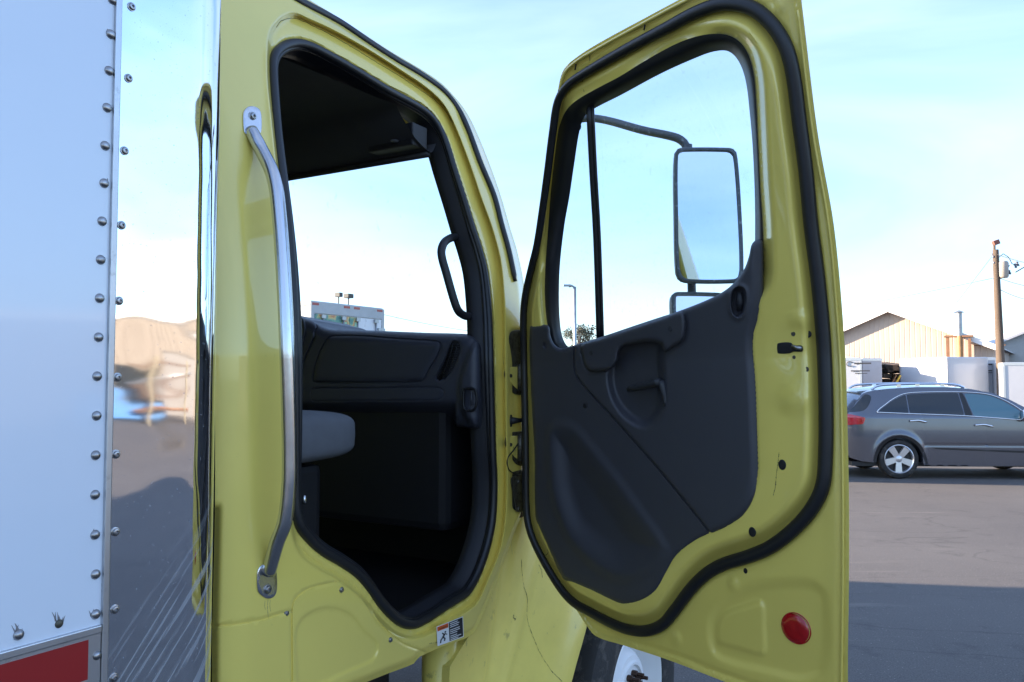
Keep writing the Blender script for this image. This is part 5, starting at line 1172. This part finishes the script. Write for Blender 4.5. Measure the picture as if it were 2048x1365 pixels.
def graphic_mat():
    m = mat('printed_door_graphic', (.6, .62, .62), .4); t = m.node_tree; b = t.nodes['Principled BSDF']; n = t.nodes.new
    tcn = n('ShaderNodeTexCoord'); ns = n('ShaderNodeTexNoise'); ns.inputs['Scale'].default_value = 2.3; ns.inputs['Detail'].default_value = 4; t.links.new(tcn.outputs['Object'], ns.inputs['Vector'])
    c = n('ShaderNodeValToRGB'); e = c.color_ramp; e.elements[0].position = .36; e.elements[0].color = (.05, .14, .15, 1); e.elements[1].position = .70; e.elements[1].color = (.7, .74, .78, 1)
    for p_, cc_ in ((.44, (.10, .28, .22, 1)), (.50, (.55, .42, .16, 1)), (.56, (.45, .16, .08, 1)), (.60, (.2, .5, .3, 1))): x = e.elements.new(p_); x.color = cc_
    t.links.new(ns.outputs['Fac'], c.inputs[0])
    sx = n('ShaderNodeSeparateXYZ'); t.links.new(tcn.outputs['Object'], sx.inputs[0]); k1 = n('ShaderNodeMapRange'); k1.inputs['From Min'].default_value = 1.62; k1.inputs['From Max'].default_value = 1.66; t.links.new(sx.outputs['X'], k1.inputs['Value'])
    k2 = n('ShaderNodeMapRange'); k2.inputs['From Min'].default_value = 3.46; k2.inputs['From Max'].default_value = 3.48; t.links.new(sx.outputs['Z'], k2.inputs['Value'])
    mx_ = n('ShaderNodeMath'); mx_.operation = 'MAXIMUM'; t.links.new(k1.outputs[0], mx_.inputs[0]); t.links.new(k2.outputs[0], mx_.inputs[1])
    mi = n('ShaderNodeMix'); mi.data_type = 'RGBA'; t.links.new(mx_.outputs[0], mi.inputs[0]); t.links.new(c.outputs[0], mi.inputs[6]); mi.inputs[7].default_value = (.66, .68, .72, 1); t.links.new(mi.outputs[2], b.inputs['Base Color']); return m
M['graphic'] = graphic_mat()
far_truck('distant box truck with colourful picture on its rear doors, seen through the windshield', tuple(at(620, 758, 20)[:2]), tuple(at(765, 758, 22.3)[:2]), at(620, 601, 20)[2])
# unseen trucks added between the yellow truck and the sun as shadow casters
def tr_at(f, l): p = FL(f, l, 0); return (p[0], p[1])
far_truck('unseen white box truck added beyond the yellow truck to shade its door', tr_at(3.9, 4.7), tr_at(3.9, 7.2), 4.0, graphic=False, blen=8.4)
far_truck('second unseen white box truck, added to cast the shadow over the near tarmac', tr_at(4.16, 9.0), tr_at(4.16, 11.5), 4.0, graphic=False, blen=7.4)
# unseen trailer, added behind the open door to shade the car
trailer('unseen white enclosed trailer added behind the open yellow door to shade the grey car', 1280, 1641, 0, 15.45, 15.5, 2.1, None, ht=2.68, group=None)

# ---------------- grey SUV -----------------
suv_o = at(1698, 758, 15.35); SX = suv_o[0]; SY = suv_o[1]
suv = thing('suv', 'dark grey SUV parked side-on beyond the open door', 'car', (SX, SY + .95, 0), -R(3.5))
M['carpaint'] = mat('grey_metallic_paint', (.12, .13, .16), .24, metal=.6, coat=1, var=.05)
M['carblack'] = mat('black_car_plastic', (.015, .015, .017), .5)
M['carchrome'] = mat('car_chrome', (.75, .77, .8), .15, 1)
WR = .362; wc = [(.93, .362), (3.69, .362)]
def archpts(cx, a0, a1, r=.425): return [(cx + r * math.cos(a), .36 + r * math.sin(a)) for a in np.linspace(a0, a1, 22)]
side = [(.0, .55), (.0, .73), (.03, .98), (.05, 1.15), (.10, 1.22), (.24, 1.42), (.36, 1.56), (.46, 1.60), (.60, 1.625), (.85, 1.655), (1.37, 1.685), (1.9, 1.685), (2.3, 1.655), (2.7, 1.58), (3.0, 1.45), (3.3, 1.27), (3.52, 1.14), (3.8, 1.10), (4.3, 1.0), (4.65, .88), (4.84, .70), (4.86, .45), (4.78, .27), (4.12, .27)]
side = side + [(4.12, .30)] + archpts(3.69, -.1, math.pi + .1) + [(3.26, .25), (2.3, .235), (1.37, .245)] + archpts(.93, -.1, math.pi + .08) + [(.48, .30), (.28, .31), (.09, .37)]
side = resample(np.array(side), 320)
def hwid(V):
    x, z = V[:, 0], V[:, 1]
    y = .965 - .42 * np.clip(z - 1.12, 0, None)**1.1 - .9 * np.clip(.55 - x, 0, None)**2.2 - .8 * np.clip(x - 4.1, 0, None)**2.4
    y += .012 * np.sin(np.clip((z - .5) / .6, 0, 1) * math.pi) - .06 * np.clip(.5 - z, 0, None) - .012 * (1 - sm(np.abs(z - .62), .0, .02)) * (x > 1.4) * (x < 3.2)
    for cx, cz in wc: r = np.hypot(x - cx, z - cz); y += .022 * np.exp(-((r - .45) / .05)**2)
    for sx_ in (1.38, 2.50): y -= .006 * (1 - sm(np.abs(x - (sx_ - .05 * np.clip(z - 1.1, 0, 1))), .003, .010)) * (z > .3) * (z < 1.6)
    return y
car_s = Surf((0, 0, 0), (1, 0, 0), (0, -1, 0), lambda z: 0 * z)
z5 = lambda pts: np.array([((a - 250) / 548., (1300 - b_) / 548.) for a, b_ in pts])
fw_ = [(1458,450),(1470,442),(1600,448),(1700,462),(1800,505),(1900,570),(1985,640),(1995,690),(1980,698),(1750,680),(1520,668),(1505,662),(1480,560)]
P, T, V, _ = region(car_s, side, [spline(z5(fw_), 70)], .032, hwid, lift=False)
mb = MB(); T1 = orient(P, T, np.array([0, -1., 0])); mb.add(P, T1); P2 = P * np.array([1, -1, 1]); mb.add(P2, T1[:, ::-1])
# skin across: crown on top
n_ = len(side); A_ = car_s.pt(side, hwid(side)); rows = []
for t in np.linspace(0, 1, 9):
    q = A_ * (1 - t) + (A_ * np.array([1, -1, 1])) * t; q = q.copy(); b_ = math.sin(math.pi * t)
    topm = np.clip((side[:, 1] - .6) / .5, 0, 1); q[:, 2] += .045 * b_ * topm; q[:, 0] += b_ * (.10 * sm(side[:, 0], 3.0, 3.3) - .08 * (1 - sm(side[:, 0], .0, .5))) * (side[:, 1] > .4); rows.append(q)
vs = np.vstack(rows); mb.add(vs, [(j * n_ + i, j * n_ + (i + 1) % n_, (j + 1) * n_ + (i + 1) % n_, (j + 1) * n_ + i) for j in range(8) for i in range(n_)])
me = mesh(mb.v, mb.f); bm = bmesh.new(); bm.from_mesh(me); bmesh.ops.remove_doubles(bm, verts=bm.verts, dist=1e-4); bmesh.ops.recalc_face_normals(bm, faces=bm.faces)
for e in bm.edges:
    if len(e.link_faces) == 2 and e.calc_face_angle(0) > .9: e.smooth = False
bm.to_mesh(me); bm.free(); link('body', me, M['carpaint'], suv, True)
z5 = lambda pts: np.array([((a - 250) / 548., (1300 - b_) / 548.) for a, b_ in pts])
def carpanel(pts, off, name, m, parent=suv, both=True, step=.06, n=70):
    o = spline(z5(pts), n) if len(pts) > 4 else resample(z5(pts), n); mb = MB()
    P, T, V, _ = region(car_s, o, [], step, lambda V: hwid(V) + off, lift=False); T = orient(P, T, np.array([0, -1., 0])); mb.add(P, T)
    if both: MB().add(P * np.array([1, -1, 1]), T[:, ::-1]).build(name, m, parent, smooth=True)
    return mb.build(name, m, parent, smooth=True)
carpanel([(575,622),(640,575),(740,510),(850,462),(868,460),(868,540),(866,634),(862,638),(700,632),(585,630)], .004, 'quarter_window', M['carglass'])
carpanel([(884,456),(900,452),(1100,440),(1380,436),(1392,440),(1400,540),(1408,654),(1400,658),(1100,646),(890,640),(882,634),(882,540)], .004, 'rear_door_window', M['carglass'])
fw_ = [(1458,450),(1470,442),(1600,448),(1700,462),(1800,505),(1900,570),(1985,640),(1995,690),(1980,698),(1750,680),(1520,668),(1505,662),(1480,560)]
M['daylit_tint'] = mat('daylit_tint_glass', (.07, .16, .20), .05, spec=.8)  # teal base paints the daylight through tinted glass; the panel is opaque
carpanel(fw_, -.004, 'front_door_window', M['daylit_tint'])
for sy in (-.42, .42):
    MB().box(1.95, 2.12, sy - .24, sy + .24, .6, 1.22, Matrix.Translation((0, 0, 0))).build('front_seat', M['carblack'], suv, bevel=.05); MB().box(1.93, 2.02, sy - .13, sy + .13, 1.24, 1.44).build('headrest', M['carblack'], suv, bevel=.03)
MB().add(*tube_geo([(2.72 + .06 * math.sin(a), .42 + .18 * math.cos(a), 1.06 + .17 * math.sin(a)) for a in np.linspace(0, 6.28, 25)[:-1]], .014, 6, True)).build('steering_wheel', M['carblack'], suv, smooth=True)
MB().box(2.8, 3.3, -.75, .75, .8, 1.08).build('car_dash', M['carblack'], suv, bevel=.04)
ws = side[(side[:, 0] > 2.82) & (side[:, 0] < 3.48) & (side[:, 1] > 1.1)]; ws = ws[np.argsort(ws[:, 0])]; A_ = car_s.pt(ws, hwid(ws) - .05); rows = []
for t_ in np.linspace(0, 1, 9):
    q_ = A_ * (1 - t_) + (A_ * np.array([1, -1, 1])) * t_; b_ = math.sin(math.pi * t_); q_ = q_.copy(); q_[:, 2] += .045 * b_ + .008; q_[:, 0] += b_ * .10 * sm(ws[:, 0], 3.0, 3.3) + .006; rows.append(q_)
m_ = len(ws); MB().add(np.vstack(rows), [(j * m_ + i, j * m_ + i + 1, (j + 1) * m_ + i + 1, (j + 1) * m_ + i) for j in range(8) for i in range(m_ - 1)]).build('car_windshield', M['carglass'], suv, smooth=True)
carpanel([(1408,440),(1440,442),(1470,560),(1490,662),(1475,664),(1425,660),(1416,560)], .004, 'door_pillar', M['carblack'])
tl_ = [(556,632),(570,610),(640,560),(740,495),(850,447),(1000,430),(1380,425),(1600,436),(1720,458),(1830,505),(1930,570),(2010,640)]
q = spline(z5(tl_), 60, False); qb = spline(z5([(556,632),(862,644),(1400,664),(1990,706)]), 40, False)
for sg in (1, -1):
    mb = MB().add(*tube_geo([(x, -sg * (w2 + .006), z) for (x, z), w2 in zip(q, hwid(q))], .010, 6)); mb.add(*tube_geo([(x, -sg * (w2 + .006), z) for (x, z), w2 in zip(qb, hwid(qb))], .011, 6))
    mb.build('window_trim', M['carchrome'], suv, smooth=True)
for hpts in ([(870,718),(950,712),(1028,728)], [(1505,758),(1590,752),(1675,770)]):
    q = spline(z5(hpts), 10, False)
    for sg in (1, -1): MB().add(*tube_geo([(x, -sg * (w2 + .03), z) for (x, z), w2 in zip(q, hwid(q))], .018, 8)).build('door_handle', M['carchrome'], suv, smooth=True)
carpanel([(268,668),(290,655),(340,662),(420,682),(436,690),(425,730),(410,750),(340,758),(280,766),(270,740)], .012, 'tail_light', mat('tail_lamp_red', (.55, .01, .02), .15, coat=1, var=.4, vscale=12), n=60, step=.03)
carpanel([(505,1128),(515,1060),(560,960),(650,890),(760,862),(860,880),(950,940),(1010,1040),(1040,1150),(1022,1150),(985,1050),(930,965),(850,905),(760,888),(665,915),(590,980),(545,1070),(530,1132)], .006, 'arch_trim', M['carblack'], n=110, step=.04)
carpanel([(1090,985),(1500,1000),(2400,1030),(2400,1046),(1500,1014),(1100,998)], .004, 'side_moulding', M['carblack'], step=.05)
carpanel([(305,632),(330,600),(420,500),(470,452),(520,470),(500,540),(440,610),(360,630)], .002, 'tailgate_glass', M['carglass'], step=.04)
for sg in (1, -1):
    mb = MB(); q = spline([(.58, 1.64), (.68, 1.70), (.85, 1.725), (1.4, 1.745), (1.9, 1.745), (2.15, 1.725), (2.28, 1.675)], 40, False); mb.add(*tube_geo([(x, -sg * .62, z) for x, z in q], .022, 8))
    for xx in (1.08, 1.42, 1.88): mb.box(xx - .04, xx + .04, -sg * .62 - .02, -sg * .62 + .02, 1.66, 1.74)
    mb.build('roof_rail', M['carchrome'], suv, smooth=True, angle=.6)
MB().add([(.30, -.62, 1.60), (.62, -.64, 1.635), (.62, .64, 1.635), (.30, .62, 1.60), (.34, -.62, 1.57), (.62, -.64, 1.60), (.62, .64, 1.60), (.34, .62, 1.57)], [(0, 1, 2, 3), (7, 6, 5, 4), (0, 4, 5, 1), (1, 5, 6, 2), (2, 6, 7, 3), (3, 7, 4, 0)]).build('spoiler', M['carpaint'], suv)
mb = MB(); mb.add(*lathe_geo([(.0001, -.09), (.06, -.08), (.10, -.03), (.11, .04), (.10, .06), (.0001, .06)], 16, Matrix.Translation((3.16, -1.04, 1.17)) @ Matrix.Rotation(R(90), 4, 'Z'))); mb.build('wing_mirror', M['carchrome'], suv, smooth=True)
for sg, nm in ((-1, ''), (1, '')):
    for cx, cz in wc:
        Mx = Matrix.Translation((cx, sg * .86, cz)) @ Matrix.Rotation(0 if sg < 0 else R(180), 4, 'Z')
        w_ = MB().add(*lathe_geo([(.26, -.10), (.29, -.115), (.34, -.105), (.358, -.08), (.362, 0), (.358, .08), (.34, .105), (.26, .1)], 48, Mx)).build('wheel', M['tyre'], suv, smooth=True, angle=.6)
        MB().add(*lathe_geo([(.0001, -.04), (.255, -.04)], 40, Mx)).build('brake_disc', M['carblack'], w_)
        mb = MB(); mb.add(*lathe_geo([(.262, -.02), (.268, -.112), (.258, -.116), (.245, -.10), (.24, -.04)], 48, Mx)); mb.add(*lathe_geo([(.07, -.05), (.07, -.085), (.05, -.095), (.0001, -.097)], 20, Mx))
        for k in range(5):
            a = 2 * math.pi * k / 5 + .35; Rm = Mx @ Matrix.Rotation(a, 4, 'Y')
            mb.add([tuple(Rm @ Vector(p)) for p in [(.03, -.088, -.045), (.255, -.100, -.062), (.255, -.100, .062), (.03, -.088, .045), (.03, -.06, -.05), (.255, -.07, -.07), (.255, -.07, .07), (.03, -.06, .05)]], [(0, 1, 2, 3), (7, 6, 5, 4), (0, 4, 5, 1), (1, 5, 6, 2), (2, 6, 7, 3), (3, 7, 4, 0)])
        mb.build('rim', mat('alloy', (.62, .63, .66), .3, .8) if 'alloy' not in bpy.data.materials else bpy.data.materials['alloy'], w_, smooth=True, angle=.5)
MB().box(.12, 4.7, -.84, .84, .22, .30).build('underbody', M['carblack'], suv)

# ---------------- off to the right: what the polished steel reflects
M['eastdoor'] = mat('grey_roller_door', (.11, .11, .115), .6)
eb = thing('long_building', 'long low beige building standing to the right of the parking lot', 'building', (36, 2, 0), R(4))
MB().box(0, 14, -22, 20, 0, 4.2).build('wall', siding('beige_siding', (.115, .10, .088), .4, .03, 'Y'), eb)
MB().box(-.5, 14.5, -22.5, 20.5, 4.2, 4.55).build('roof', M['roofm'], eb)
for y_ in (-14, -5, 3, 10): dd = MB().box(-.05, -.001, y_, y_ + 3.2, .02, 3.2).build('roller_door', M['eastdoor'], eb); MB().box(-.09, -.052, y_ - .1, y_ + 3.3, 3.22, 3.34).build('door_hood', M['carblack'], dd)
for y_ in (-8.5, 1.2, 7.5): MB().box(-.04, -.001, y_, y_ + 1.6, 1.2, 2.3).build('window', M['carglass'], eb)
dm = thing('dumpster', 'blue steel dumpster in front of the beige building', 'dumpster', (30, 3.2, 0), R(8))
MB().box(0, 2, -1.4, 1.4, .15, 1.3).build('bin', mat('blue_paint', (.02, .12, .32), .5, var=.2), dm, bevel=.04); MB().box(-.05, 2.05, -1.45, 1.45, 1.3, 1.38).build('lid', M['carblack'], dm)
rk = thing('pipe_rack', 'dark steel pipe rack beside the blue dumpster', 'rack', (29, 4.0, 0), R(3))
for x_, y_ in ((0, 0), (0, 1.6), (.9, 0), (.9, 1.6)): MB().box(x_ - .07, x_ + .07, y_ - .07, y_ + .07, 0, 2.7).build('post', M['hinge'], rk)
for z_ in (.7, 1.5, 2.3): MB().box(-.05, .95, -.5, 2.1, z_, z_ + .10).build('shelf', M['rust'], rk)
for z_, c_ in ((.82, 'rustpipe'), (1.62, 'galv')): MB().add(*tube_geo([(.3, -.6, z_ + .08), (.3, 2.2, z_ + .08)], .08, 10)).build('stored_pipe', M[c_], rk, smooth=True)
print('verts', sum(len(o.data.vertices) for o in bpy.data.objects if o.type == 'MESH'))
